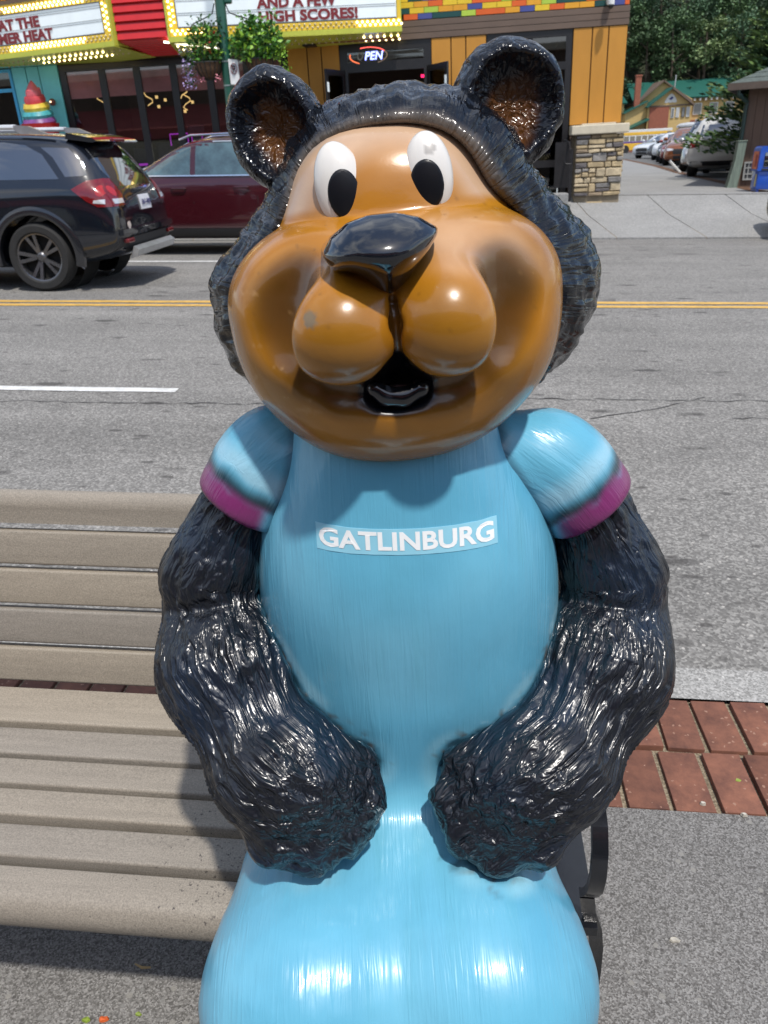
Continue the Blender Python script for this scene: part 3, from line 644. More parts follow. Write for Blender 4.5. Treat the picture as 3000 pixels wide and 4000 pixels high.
mb = MB(); mb.box(-.62, -.56, .812, 1.34, .325, .341); mb.box(-.62, -.56, .790, .82, .296, .311); mb.build('seat_brace', M_IRON, bench)
# ================================================================== ground, road, kerbs
def aggmat(name, c_lo, c_mid, c_hi, scale=130.0, rough=.85, bump=.5, bd=.002, peb=None, stain=0.25, crack=None, spots=None, streak=None):
    """cement or tar with visible stones: voronoi stones of several greys over a mottled binder"""
    m, nt, b = newmat(name, rough, spec=.35); tc = N(nt, 'ShaderNodeTexCoord'); P = tc.outputs['Object']
    v = N(nt, 'ShaderNodeTexVoronoi', Scale=scale); nt.links.new(P, v.inputs['Vector'])
    sp = N(nt, 'ShaderNodeSeparateColor'); nt.links.new(v.outputs['Color'], sp.inputs[0])
    cr = N(nt, 'ShaderNodeValToRGB'); e = cr.color_ramp.elements; e[0].position = .05; e[0].color = c4(c_lo); e[1].position = .97; e[1].color = c4(c_hi); k = e.new(.55); k.color = c4(c_mid); nt.links.new(sp.outputs[0], cr.inputs['Fac'])
    big = N(nt, 'ShaderNodeTexNoise', Scale=1.1, Detail=6.0, Roughness=.6); nt.links.new(P, big.inputs['Vector'])
    mr = N(nt, 'ShaderNodeMapRange'); mr.inputs['From Min'].default_value = .3; mr.inputs['From Max'].default_value = .7; mr.inputs['To Min'].default_value = 1-stain; mr.inputs['To Max'].default_value = 1+stain; nt.links.new(big.outputs['Fac'], mr.inputs['Value'])
    mu = N(nt, 'ShaderNodeVectorMath', operation='SCALE'); nt.links.new(cr.outputs[0], mu.inputs[0]); nt.links.new(mr.outputs[0], mu.inputs['Scale']); last = mu.outputs[0]
    if streak:
        mp = N(nt, 'ShaderNodeMapping', Scale=(.10, 1.6, 1)); nt.links.new(P, mp.inputs['Vector']); n = N(nt, 'ShaderNodeTexNoise', Scale=1.3, Detail=5.0, Roughness=.65); nt.links.new(mp.outputs[0], n.inputs['Vector'])
        r = N(nt, 'ShaderNodeMapRange'); r.inputs['From Min'].default_value = .32; r.inputs['From Max'].default_value = .7; r.inputs['To Min'].default_value = 1-streak; r.inputs['To Max'].default_value = 1+streak; nt.links.new(n.outputs['Fac'], r.inputs['Value'])
        k2 = N(nt, 'ShaderNodeVectorMath', operation='SCALE'); nt.links.new(last, k2.inputs[0]); nt.links.new(r.outputs[0], k2.inputs['Scale']); last = k2.outputs[0]
    if peb:
        for sc, thr, colr in peb:
            v2 = N(nt, 'ShaderNodeTexVoronoi', Scale=sc, Randomness=1.0); nt.links.new(P, v2.inputs['Vector']); s2 = N(nt, 'ShaderNodeSeparateColor'); nt.links.new(v2.outputs['Color'], s2.inputs[0])
            a1 = N(nt, 'ShaderNodeMath', operation='GREATER_THAN'); a1.inputs[1].default_value = thr; nt.links.new(s2.outputs[1], a1.inputs[0])
            a2 = N(nt, 'ShaderNodeMapRange'); a2.inputs['From Min'].default_value = .34; a2.inputs['From Max'].default_value = .22; nt.links.new(v2.outputs['Distance'], a2.inputs['Value'])
            a3 = N(nt, 'ShaderNodeMath', operation='MULTIPLY'); nt.links.new(a1.outputs[0], a3.inputs[0]); nt.links.new(a2.outputs[0], a3.inputs[1])
            mx = N(nt, 'ShaderNodeMixRGB'); mx.inputs[2].default_value = c4(colr); nt.links.new(a3.outputs[0], mx.inputs[0]); nt.links.new(last, mx.inputs[1]); last = mx.outputs[0]
    if spots:
        for (sx, sy), sc, thr, colr in spots:
            mp = N(nt, 'ShaderNodeMapping', Scale=(sx, sy, 1)); nt.links.new(P, mp.inputs['Vector']); wp = N(nt, 'ShaderNodeTexNoise', Scale=9.0, Detail=2.0); nt.links.new(P, wp.inputs['Vector'])
            ad = N(nt, 'ShaderNodeMixRGB', blend_type='ADD'); ad.inputs[0].default_value = .10; nt.links.new(mp.outputs[0], ad.inputs[1]); nt.links.new(wp.outputs['Color'], ad.inputs[2])
            v2 = N(nt, 'ShaderNodeTexVoronoi', Scale=sc); nt.links.new(ad.outputs[0], v2.inputs['Vector']); s2 = N(nt, 'ShaderNodeSeparateColor'); nt.links.new(v2.outputs['Color'], s2.inputs[0])
            # patches of different size: radius from the cell's own random value
            rad = N(nt, 'ShaderNodeMapRange'); rad.inputs['From Min'].default_value = thr; rad.inputs['From Max'].default_value = 1; rad.inputs['To Min'].default_value = 0; rad.inputs['To Max'].default_value = .30; nt.links.new(s2.outputs[0], rad.inputs['Value'])
            df = N(nt, 'ShaderNodeMath', operation='SUBTRACT'); nt.links.new(rad.outputs[0], df.inputs[0]); nt.links.new(v2.outputs['Distance'], df.inputs[1])
            st = N(nt, 'ShaderNodeMapRange'); st.inputs['From Min'].default_value = -.03; st.inputs['From Max'].default_value = .10; st.inputs['To Max'].default_value = .75; nt.links.new(df.outputs[0], st.inputs['Value'])
            mx = N(nt, 'ShaderNodeMixRGB'); mx.inputs[2].default_value = c4(colr); nt.links.new(st.outputs[0], mx.inputs[0]); nt.links.new(last, mx.inputs[1]); last = mx.outputs[0]
    nt.links.new(last, b.inputs['Base Color'])
    bp = N(nt, 'ShaderNodeBump', Strength=bump, Distance=bd); nt.links.new(v.outputs['Distance'], bp.inputs['Height']); nt.links.new(bp.outputs[0], b.inputs['Normal'])
    return m
M_WALK = aggmat('washed_concrete', (.09, .085, .079), (.17, .163, .154), (.27, .261, .249), 330, peb=[(62, .80, (.20, .195, .185)), (75, .88, (.085, .08, .075)), (48, .93, (.24, .23, .21))], stain=.16, bump=.6, bd=.002)
M_ROAD = aggmat('worn_asphalt', (.125, .12, .112), (.19, .183, .171), (.295, .285, .266), 105, peb=[(45, .93, (.40, .38, .35))], stain=.10, streak=.14, bump=.35, bd=.003, spots=[((.8, 2.2), 2.6, .40, (.045, .042, .04)), ((.5, 1.2), 1.1, .68, (.085, .08, .076)), ((1.2, 3.0), 4.5, .5, (.06, .056, .053))])
M_KERB = aggmat('kerb_concrete', (.19, .185, .175), (.30, .295, .28), (.42, .41, .39), 190, peb=[(60, .93, (.5, .49, .46))], stain=.12, bump=.3)
M_SLAB = aggmat('pale_pavement_concrete', (.205, .205, .198), (.255, .254, .245), (.31, .305, .295), 60, stain=.10, bump=.12)
M_LOT = aggmat('car_park_asphalt', (.08, .08, .08), (.12, .12, .115), (.18, .175, .17), 60, stain=.2)
M_SOIL = aggmat('brown_mulch', (.05, .025, .015), (.12, .06, .035), (.24, .14, .08), 40, bump=.8, bd=.02)
M_EARTH = mat('earth', (.10, .085, .06), .9, ns=.6, na=.3)
M_MORTAR = aggmat('sandy_mortar', (.14, .11, .075), (.23, .185, .125), (.33, .28, .20), 260, stain=.3, bump=.6)
M_YEL = mat('road_paint_yellow', (.58, .35, .08), .6, ns=14, na=.16); M_WHT = mat('road_paint_white', (.62, .62, .60), .6, ns=14, na=.18)
def strip(name, pts, m, x0=-42, x1=42, nx=1, kind='structure', x0b=None):
    """sheet across the street: pts = [(y, height above the tilted street plane)]"""
    V = []; F = []
    for i in range(nx+1):
        x = x0+(x1-x0)*i/nx
        for y, h in pts: V.append((x, y, ground_z(x, h)))
    k = len(pts)
    for i in range(nx):
        for j in range(k-1): F.append((i*k+j, (i+1)*k+j, (i+1)*k+j+1, i*k+j+1))
    me = mesh_from(name, V, F); me.materials.append(m); o = link(bpy.data.objects.new(name, me)); tag(o, kind=kind); return o
crown = lambda y: -.13+.10*(1-((y-8.4)/6.5)**2)
strip('ground', [(-300, -.6), (0, -.6), (104, -.6)], M_EARTH, -300, 300)
strip('sidewalk', [(-9, 0), (1.416, 0)], M_WALK)
strip('road', [(2.0, crown(2.0))]+[(y, crown(y)) for y in np.linspace(2.6, 15.04, 14)], M_ROAD)
mb = MB(); mb.add([(x, y, ground_z(x, h)) for x in (-42, 42) for y, h in ((1.838, .004), (1.985, .004), (2.005, -.012), (2.012, -.3))], [(0, 4, 5, 1), (1, 5, 6, 2), (2, 6, 7, 3)]); tag(mb.build('kerb', M_KERB), kind='structure')
strip('brick_bed', [(1.412, -.012), (1.842, -.012)], M_MORTAR)
bed = bpy.data.objects['brick_bed']
# bricks of the edging band, two rows, each a piece of its own
def brickmat():
    m, nt, b = newmat('red_paver', .75, spec=.3); tc = N(nt, 'ShaderNodeTexCoord'); oi = N(nt, 'ShaderNodeObjectInfo')
    ad = N(nt, 'ShaderNodeVectorMath', operation='ADD'); nt.links.new(tc.outputs['Object'], ad.inputs[0]); nt.links.new(oi.outputs['Location'], ad.inputs[1])
    n = N(nt, 'ShaderNodeTexNoise', Scale=14.0, Detail=6.0, Roughness=.7); nt.links.new(ad.outputs[0], n.inputs['Vector'])
    cr = N(nt, 'ShaderNodeValToRGB'); e = cr.color_ramp.elements; e[0].position = .28; e[0].color = (.10, .045, .034, 1); e[1].position = .72; e[1].color = (.265, .112, .070, 1); nt.links.new(n.outputs['Fac'], cr.inputs['Fac'])
    r = N(nt, 'ShaderNodeMapRange'); r.inputs['To Min'].default_value = .78; r.inputs['To Max'].default_value = 1.18; nt.links.new(oi.outputs['Random'], r.inputs['Value'])
    mu = N(nt, 'ShaderNodeVectorMath', operation='SCALE'); nt.links.new(cr.outputs[0], mu.inputs[0]); nt.links.new(r.outputs[0], mu.inputs['Scale'])
    v = N(nt, 'ShaderNodeTexVoronoi', Scale=170.0); nt.links.new(ad.outputs[0], v.inputs['Vector']); s = N(nt, 'ShaderNodeSeparateColor'); nt.links.new(v.outputs['Color'], s.inputs[0]); g = N(nt, 'ShaderNodeMath', operation='GREATER_THAN'); g.inputs[1].default_value = .985; nt.links.new(s.outputs[0], g.inputs[0])
    mx = N(nt, 'ShaderNodeMixRGB'); mx.inputs[2].default_value = (.30, .17, .12, 1); nt.links.new(g.outputs[0], mx.inputs[0]); nt.links.new(mu.outputs[0], mx.inputs[1]); nt.links.new(mx.outputs[0], b.inputs['Base Color'])
    n2 = N(nt, 'ShaderNodeTexNoise', Scale=220.0, Detail=3.0); nt.links.new(ad.outputs[0], n2.inputs['Vector']); bp = N(nt, 'ShaderNodeBump', Strength=.3, Distance=.0015); nt.links.new(n2.outputs['Fac'], bp.inputs['Height']); nt.links.new(bp.outputs[0], b.inputs['Normal']); return m
M_BRICK = brickmat()
mb = MB(); mb.box(-.0475, .0475, -.1005, .1005, -.03, 0, .0025); bme = mb.mesh('brick', True, 40); bme.materials.append(M_BRICK)
for row in (0, 1):
    for i in range(-16, 21):
        x = i*.1095+.03*row+random.uniform(-.002, .002); y = 1.518+.215*row
        inst('brick', bme, bed, (x, y, ground_z(x, .004+random.uniform(-.003, .002))), (random.uniform(-.008, .008), TILT+random.uniform(-.008, .008), random.uniform(-.02, .02)))
# painted lines
def line(name, x0, x1, y0, y1, m):
    n = max(1, int((x1-x0)/.25)); mb = MB(); V = []; F = []
    for i in range(n+1):
        x = x0+(x1-x0)*i/n
        for k in range(5): y = y0+(y1-y0)*k/4; j = random.uniform(-.006, .006) if k in (0, 4) else 0; V.append((x, y+j, ground_z(x, crown(y)+.004)))
    for i in range(n): F += [(i*5+k, (i+1)*5+k, (i+1)*5+k+1, i*5+k+1) for k in range(4)]
    mb.add(V, F); return tag(mb.build(name, m), kind='structure')
line('yellow_line', -30, 30, 7.93, 8.045, M_YEL); line('yellow_line', -30, 30, 8.13, 8.245, M_YEL)
line('white_dash', -4.95, -1.98, 4.96, 5.05, M_WHT); line('white_dash', -14.0, -10.9, 4.95, 5.06, M_WHT); line('white_dash', 7.4, 10.4, 4.95, 5.06, M_WHT)
line('white_line', -20, -2.2, 11.50, 11.62, M_WHT)
M_CRACK = mat('tar_crack', (.045, .042, .04), .8)
def crackline(pts, wdt=.012):
    mb = MB(); P = []
    for (x0, y0), (x1, y1) in zip(pts[:-1], pts[1:]):
        n = max(2, int(math.hypot(x1-x0, y1-y0)/.06)); P += [(x0+(x1-x0)*i/n, y0+(y1-y0)*i/n+random.uniform(-.018, .018)) for i in range(n)]
    V = []; F = []
    for x, y in P:
        ww = wdt*random.uniform(.3, 1.0); V += [(x, y-ww, ground_z(x, crown(y-ww)+.004)), (x, y+ww, ground_z(x, crown(y+ww)+.004))]
    F = [(2*i, 2*i+2, 2*i+3, 2*i+1) for i in range(len(P)-1)]; mb.add(V, F); return tag(mb.build('road_crack', M_CRACK), kind='structure')
crackline([(.9, 4.93), (2.4, 4.96), (5.0, 4.98)], .006); crackline([(2.42, 8.27), (2.52, 7.9)], .03); crackline([(1.45, 5.42), (1.55, 5.0), (1.1, 4.72), (.7, 4.55)], .006); crackline([(.0, 4.93), (.9, 4.93)], .008)
crackline([(-3.6, 4.72), (-1.0, 4.74)], .006); crackline([(1.6, 4.62), (3.1, 4.55), (4.0, 4.6)], .007)
# far pavement: apron, slabs, then the drive
FK = 15.04
gp = [(FK, crown(FK)), (FK+.02, -.075), (16.75, .16), (17.6, .45), (110, .45)]
far = strip('far_pavement_base', [(FK, -.14), (FK+.02, -.10), (16.75, .14), (17.9, .43)], M_MORTAR, -42, 42); far['kind'] = 'structure'
def slab(x0, x1, y0, h0, y1, h1, sk=.0):
    g = .009; mb = MB(); c = [(x0+g, y0+g, h0), (x1-g, y0+g, h0), (x1-g+sk, y1-g, h1), (x0+g+sk, y1-g, h1)]
    V = [(x, y, ground_z(x, h-.14)) for x, y, h in c]+[(x, y, ground_z(x, h+.012)) for x, y, h in c]
    mb.add(V, [(0, 3, 2, 1), (4, 5, 6, 7), (0, 1, 5, 4), (1, 2, 6, 5), (2, 3, 7, 6), (3, 0, 4, 7)]); return mb.build('slab', M_SLAB, far)
xs = [-11.5+1.575*k for k in range(17)]; xs = [x+.07 for x in xs]
for a, b in zip(xs[:-1], xs[1:]):
    slab(a, b, FK-.016, -.115, 16.75, .14, -.29); slab(a-.29, b-.29, 16.75, .14, 17.9, .43, -.20)
V = [(2.0, 17.9), (9.0, 17.9), (6.15, 18.5), (6.62, 22.2), (7.43, 30.7), (8.6, 39.5), (10.31, 57.2), (12.5, 80), (3.2, 80), (3.0, 40)]
drive = mesh_from('driveway', [(x, y, ground_z(x, .45)) for x, y in V], [tuple(range(len(V)))]); drive.materials.append(M_SLAB); tag(link(bpy.data.objects.new('driveway', drive)), kind='structure')
V = [(9.0, 17.7), (45, 17.7), (60, 112), (12.5, 112), (12.5, 80), (10.31, 57.2), (8.6, 39.5), (7.43, 30.7), (6.62, 22.2), (6.15, 18.5)]
lot = mesh_from('car_park', [(x, y, ground_z(x, .44)) for x, y in V], [tuple(range(len(V)))]); lot.materials.append(M_LOT); tag(link(bpy.data.objects.new('car_park', lot)), kind='structure')
V1 = [(6.15, 18.5), (6.62, 22.2), (7.43, 30.7), (8.6, 39.5), (10.31, 57.2)]; mb = MB()
PV = [(x, y, ground_z(x, .455)) for x, y in V1]+[(x+.35, y, ground_z(x+.35, .455)) for x, y in V1]; mb.add(PV, [(i, i+5, i+6, i+1) for i in range(4)]); tag(mb.build('mulch_strip', M_SOIL), kind='structure')
# litter on the pavement
M_ORLEAF = mat('orange_leaf', (.55, .10, .02), .6, ns=60, na=.3); M_GRLEAF = mat('green_leaf_scrap', (.22, .30, .04), .6, ns=60, na=.3); M_STONE_W = mat('white_stone_chip', (.45, .42, .36), .7, ns=50, na=.2, bump=.4, bs=200)
def scrap(name, label, cat, x, y, m, r, flat=True):
    mb = MB(); k = 9; ring = [(x+r*random.uniform(.6, 1.1)*math.cos(2*PI*i/k), y+r*.6*random.uniform(.6, 1.1)*math.sin(2*PI*i/k)) for i in range(k)]; h = .0015 if flat else r*.55
    V = [(a, b, ground_z(a, .002)) for a, b in ring]+[(x+(a-x)*.8, y+(b-y)*.8, ground_z(a, .002+h+random.uniform(0, .004))) for a, b in ring]
    mb.add(V, [tuple(range(k))[::-1], tuple(range(k, 2*k))]+[(i, (i+1) % k, k+(i+1) % k, k+i) for i in range(k)]); return tag(mb.build(name, m, None, False), label, cat)

scrap('leaf_scrap', 'orange leaf scrap on the pavement in front of the bench', 'leaf', -.669, .826, M_ORLEAF, .011); scrap('leaf_scrap', 'larger green leaf scrap left of the orange one on the pavement', 'leaf', -.700, .822, M_GRLEAF, .010); scrap('leaf_scrap', 'small green leaf scrap right of the orange one on the pavement', 'leaf', -.608, .840, M_GRLEAF, .007)
scrap('stone_chip', 'pale stone chip lying in the joint at the edge of the bricks', 'stone', .567, 1.440, M_STONE_W, .009, False); scrap('stone_chip', 'flat whitish stone chip beside the brick edge, furthest right', 'stone', .653, 1.412, M_STONE_W, .009, False); scrap('leaf_scrap', 'yellowish leaf scrap caught in the joint between two bricks', 'leaf', .674, 1.525, M_GRLEAF, .010); scrap('leaf_scrap', 'cream coloured leaf scrap lying alone on the pavement right of the bench', 'leaf', .413, 1.074, M_STONE_W, .012)
tw_ = MB(); tw_.tube([(-.650, .932, ground_z(-.65, .006)), (-.633, .925, ground_z(-.63, .007)), (-.617, .928, ground_z(-.62, .005))], [.0015, .0026, .0018], 6); tag(tw_.build('twig', mat('straw_twig', (.42, .30, .14), .7)), 'tiny curled straw-coloured twig on the shaded pavement under the bench', 'twig')
# ================================================================== the arcade building across the street
S5 = 17.8/18.9
def RW(p): return (p[0]*S5, p[1]*S5, 1.45+(p[2]-1.57)*S5)
def RM(): return MB(RW)
YF = 18.9
M_ORANGE = mat('ochre_panel', (.50, .225, .028), .55, ns=3, na=.06, bump=.1, bs=150, bd=.001, rnd=.035, stretch=(1, 1, .3))
M_BROWNB = mat('brown_lap_board', (.135, .092, .068), .6, ns=5, na=.1, stretch=(.3, 1, 1), rnd=.06)
M_DARK = mat('dark_bronze_frame', (.016, .015, .016), .35, ns=10, na=.1)
M_DARKB = mat('black_trim', (.010, .010, .011), .4, ns=10, na=.1)
M_GLASS = glassmat('shop_glass', (.82, .83, .84), .07); M_GLASSD = glassmat('door_glass', (.35, .36, .37), .12)
M_CREAM = mat('cream_cast_stone', (.56, .50, .38), .7, ns=9, na=.06, bump=.2, bs=90)
M_TEAL = mat('teal_panel', (.17, .60, .66), .5, ns=4, na=.06, rnd=.03); M_TEALF = mat('bright_blue_frame', (.05, .36, .62), .45)
M_RED = mat('red_ribbed_metal', (.56, .016, .016), .35, ns=5, na=.06, coat=.2); M_LIME = mat('lime_sign_metal', (.50, .52, .06), .4, ns=5, na=.06, coat=.2)
M_YSIGN = mat('yellow_sign_face', (.78, .52, .035), .4, ns=6, na=.05, coat=.2); M_BOARD = mat('white_letter_board', (.66, .71, .72), .35, ns=4, na=.04)
_b = M_BOARD.node_tree.nodes['Principled BSDF']; _b.inputs['Emission Color'].default_value = (.85, .95, 1, 1); _b.inputs['Emission Strength'].default_value = .22      # weak glow added to brighten the board
M_LET_R = mat('dark_red_letter', (.20, .018, .022), .4, ns=20, na=.1); M_RAIL = mat('board_rail_grey', (.20, .21, .21), .5); M_NAVY = mat('navy_board_rim', (.035, .035, .06), .4)
M_LIT = emis('lit_bulb', (1.0, .78, .36), 5.5); M_UNLIT = mat('unlit_bulb', (.55, .46, .28), .2, coat=.5)
M_INT = mat('dark_interior', (.035, .033, .036), .8); M_REFL = mat('pink_red_reflection', (.85, .36, .36), .8, ns=2, na=.2); M_GRAV = mat('dark_joint_base', (.09, .045, .012), .8)  # pink red stands for a reflected awning; dark base shows in joints
arcade = thing('arcade_building', 'arcade with ochre panels, coloured tiles and dark glazed shopfront across the street', 'building')
def part(fn, name, m, parent=None, smooth=False): mb = RM(); fn(mb); return mb.build(name, m, parent or arcade, smooth)
zg = lambda x: (ground_z(x*S5, .43)-1.45)/S5+1.57           # pavement height in this building's own measures
# carcass
part(lambda b: b.box(-22, 3.33, 22.8, 34, -.6, 8), 'rear_wall', M_BROWNB)
part(lambda b: (b.box(-22, 3.30, 18.96, 22.8, 5.2, 8), b.box(2.30, 3.30, 19.0, 22.8, -.6, 5.2)), 'wall', M_BROWNB)
part(lambda b: b.box(-22, 2.3, 19.0, 22.8, 3.66, 5.19), 'lintel_wall', M_BROWNB)
part(lambda b: b.box(-21.9, 2.29, 19.05, 22.79, -.5, .20), 'shop_floor', M_INT)
part(lambda b: b.box(-3.78, -3.62, 18.97, 22.7, .2, 3.65), 'partition', M_INT); part(lambda b: b.box(-9.05, -8.97, 18.97, 22.7, .2, 3.65), 'partition', M_INT)
def panels(edges, z0, z1, top=3.63):
    for a, b_ in zip(edges[:-1], edges[1:]):
        part(lambda b: b.box(a+.012, b_-.012, YF, YF+.06, z0, z1, .004), 'panel', M_ORANGE)
    part(lambda b: b.box(edges[0], edges[-1], YF+.03, YF+.075, z0, z1), 'panel_backing', M_GRAV)
panels([2.26, 2.65, 2.98, 3.36], 1.84, 3.625); panels([-.68, -.26, .05, .48], .1, 3.625); panels([-3.78, -3.34, -3.03, -2.64], .1, 3.635)
part(lambda b: b.box(3.30, 3.36, YF+.065, 22.7, 1.84, 3.62), 'corner_return', M_ORANGE)
for k in range(3): part(lambda b: b.box(-5.7, 3.37, YF-.02-.004*k, YF+.055, 3.635+.113*k, 3.635+.113*(k+1)-.008, .003), 'lap_board', M_BROWNB)
# coloured tiles above
TC = {'yellow': (.74, .50, .025), 'amber': (.72, .33, .02), 'orange': (.68, .115, .015), 'blue': (.06, .075, .26), 'green': (.008, .06, .055), 'lime': (.40, .55, .06)}
TM = {k: mat(k+'_tile', v, .4, ns=5, na=.05, rnd=.04) for k, v in TC.items()}
part(lambda b: b.box(-1.4, 3.36, YF+.03, YF+.058, 3.975, 5.15), 'tile_backing', M_GRAV)
rows = [['orange', 'blue', 'green', 'green', 'lime', 'orange', 'orange', 'amber', 'blue', 'yellow', 'orange', 'amber', 'amber', 'green', 'blue'],
        ['green', 'yellow', 'lime', 'amber', 'amber', 'blue', 'yellow', 'yellow', 'orange', 'amber', 'lime', 'green', 'green', 'orange', 'yellow'],
        ['yellow', 'amber', 'orange', 'yellow', 'yellow', 'orange', 'orange', 'lime', 'green', 'green', 'orange', 'yellow', 'blue', 'lime', 'amber'],
        ['yellow', 'green', 'blue', 'amber', 'green', 'green', 'yellow', 'yellow', 'orange', 'lime', 'yellow', 'blue', 'amber', 'green', 'orange']]
rr = random.Random(3)
while len(rows) < 11: rows.append([rr.choice(list(TC)) for _ in range(15)])
for r, row in enumerate(rows):
    x = -1.24-(.0, .17, .08, .2)[r % 4]; z = 3.98+.107*r; i = 0
    while x < 3.34 and i < 40:
        cname = row[i % len(row)]; w_ = .30
        while i+1 < len(row) and row[i+1] == cname and cname in ('orange', 'green'): w_ += .30; i += 1
        x1 = min(x+w_, 3.355); xx0 = max(x, -1.38)
        if x1-xx0 > .03: part(lambda b: b.box(xx0+.004, x1-.004, YF-.012, YF+.03, z+.004, z+.103), 'tile', TM[cname])
        x = x1; i += 1
# stone pier with cast cap at the corner
STM = [mat('stone_'+n, c, .85, ns=7, na=.25, bump=.9, bs=22, bd=.012, rnd=.12) for n, c in (('tan', (.42, .325, .19)), ('buff', (.48, .39, .255)), ('grey', (.23, .215, .20)), ('dark', (.125, .112, .112)), ('brown', (.27, .205, .135)))]
rs = random.Random(11)
part(lambda b: b.box(2.40, 3.36, 18.56, 18.96, -.2, 1.63), 'pier_core', M_MORTAR); part(lambda b: b.box(2.34, 3.36, 18.96, 19.6, -.2, 1.63), 'pier_core', M_MORTAR)
def stone(x0, x1, z0, z1, y=18.56, d=.05, side=False):
    g = .010; mb = RM(); x0 += g; x1 -= g; z0 += g; z1 -= g; dd = d+rs.uniform(-.02, .025); bm = bmesh.new(); bmesh.ops.create_cube(bm, size=1)
    for v in bm.verts:
        if side: v.co = Vector((y+(dd if v.co.x > 0 else -.03), (x0+x1)/2+v.co.y*(x1-x0), (z0+z1)/2+v.co.z*(z1-z0)))
        else: v.co = Vector(((x0+x1)/2+v.co.x*(x1-x0), y-(dd if v.co.y < 0 else -.03), (z0+z1)/2+v.co.z*(z1-z0)))
    bmesh.ops.bevel(bm, geom=bm.edges[:], offset=.014, segments=1, affect='EDGES')
    for v in bm.verts: v.co += Vector((rs.uniform(-.006, .006), rs.uniform(-.008, .008), rs.uniform(-.007, .007)))
    mb.bm(bm); return mb.build('stone', rs.choices(STM, (4, 4, 2.5, 2.2, 1.6))[0], arcade)
def courses(x0, x1, zs, **kw):
    for a, b_ in zip(zs[:-1], zs[1:]):
        x = x0
        while x < x1-.02:
            w_ = rs.choice([.15, .20, .26, .31, .36]); xe = x+w_
            if x1-xe < .10: xe = x1
            if b_-a > .15 and rs.random() < .45:
                zm = a+(b_-a)*rs.uniform(.4, .6); stone(x, xe, a, zm, **kw); stone(x, xe, zm, b_, **kw)
            else: stone(x, xe, a, b_, **kw)
            x = xe
courses(2.38, 3.38, [.42, .50, .68, .80, .98, 1.10, 1.28, 1.36, 1.55, 1.635]); courses(2.40, 3.24, [.22, .41], d=.0)
courses(18.58, 19.5, [.42, .55, .72, .86, 1.02, 1.14, 1.30, 1.42, 1.635], y=3.37, d=.03, side=True)
part(lambda b: (b.box(2.27, 3.46, 18.44, 18.90, 1.64, 1.82, .02)), 'pier_cap', M_CREAM)
part(lambda b: (b.box(2.50, 3.20, 18.60, 18.88, 1.822, 1.85, .006)), 'cap_flashing', M_CREAM)
# doors and shopfront
def frame(name, x0, x1, z0, z1, t=.05, y0=18.92, y1=18.99, m=M_DARK, bars=(), posts=()):
    def f(b):
        b.box(x0, x0+t, y0, y1, z0, z1); b.box(x1-t, x1, y0, y1, z0, z1); b.box(x0+t, x1-t, y0, y1, z1-t, z1); b.box(x0+t, x1-t, y0, y1, z0, z0+t)
        for z in bars: b.box(x0+t, x1-t, y0+.004, y1-.004, z-t*.6, z+t*.6)
        for x in posts: b.box(x-t*.6, x+t*.6, y0+.008, y1-.008, z0+t, z1-t)
    return part(f, name, m)
fr1 = frame('door_frame', -2.64, -.68, .30, 3.63, .16, bars=(3.19,)); part(lambda b: b.box(-2.48, -.84, 18.955, 18.965, 3.29, 3.47), 'transom_glass', M_GLASSD, fr1)
fr2 = frame('door_frame', .49, 2.25, .30, 3.63, .12, bars=(2.98, 1.1), posts=(1.37,))
part(lambda b: b.box(.61, 2.13, 18.955, 18.965, .42, 3.51), 'door_glass', M_GLASSD, fr2)
for z in (.62, .80, .98, 1.32, 1.55, 1.78, 2.0): part(lambda b: b.box(1.46, 2.10, 19.25, 19.5, z, z+.035), 'stair_tread', M_RAIL, fr2)
part(lambda b: b.box(2.06, 2.075, 18.90, 18.93, .50, .62), 'door_stop', M_BOARD, fr2)
def leaf(hx, ex, ey):
    t = thing('door_leaf', None, None, parent=arcade); del_keys = [k for k in t.keys()]
    a = Vector((hx, 18.9)); b_ = Vector((ex, ey)); d = (b_-a); L = d.length; d.normalize(); n = Vector((-d.y, d.x))
    def bx(b, s0, s1, z0, z1, tt=.022):
        P = [a+d*s0-n*tt, a+d*s1-n*tt, a+d*s1+n*tt, a+d*s0+n*tt]; b.add([(p.x, p.y, z) for z in (z0, z1) for p in P], [(0, 3, 2, 1), (4, 5, 6, 7), (0, 1, 5, 4), (1, 2, 6, 5), (2, 3, 7, 6), (3, 0, 4, 7)])
    fr = RM(); bx(fr, 0, .09, .36, 3.14); bx(fr, L-.09, L, .36, 3.14); bx(fr, .09, L-.09, 3.03, 3.14); bx(fr, .09, L-.09, .36, .6)
    bpy.data.objects.remove(t); o = fr.build('door_leaf', M_DARK, arcade)
    g = RM(); bx(g, .09, L-.09, .6, 3.03, .006); g.build('pane', M_GLASSD, o)
    h_ = RM(); bx(h_, L-.08, L-.02, 2.72, 2.90, .034); h_.build('closer', M_BOARD, o); return o
leaf(-2.56, -2.86, 18.15); leaf(-.76, -.32, 18.25)
part(lambda b: b.box(-2.7, -.62, 18.2, 18.9, zg(-1.6)-.3, .30, .02), 'door_step', M_SLAB); part(lambda b: b.box(.45, 2.30, 18.25, 18.9, zg(1.4)-.3, .30, .02), 'door_step', M_SLAB)
part(lambda b: b.box(.55, 2.20, 17.9, 18.25, zg(1.4)-.3, zg(1.4)+.10, .02), 'door_step', M_SLAB)
sf = frame('shopfront_frame', -8.95, -3.80, .25, 3.61, .13, posts=(-7.99, -7.19, -6.36, -5.55, -4.7), bars=(.85,))
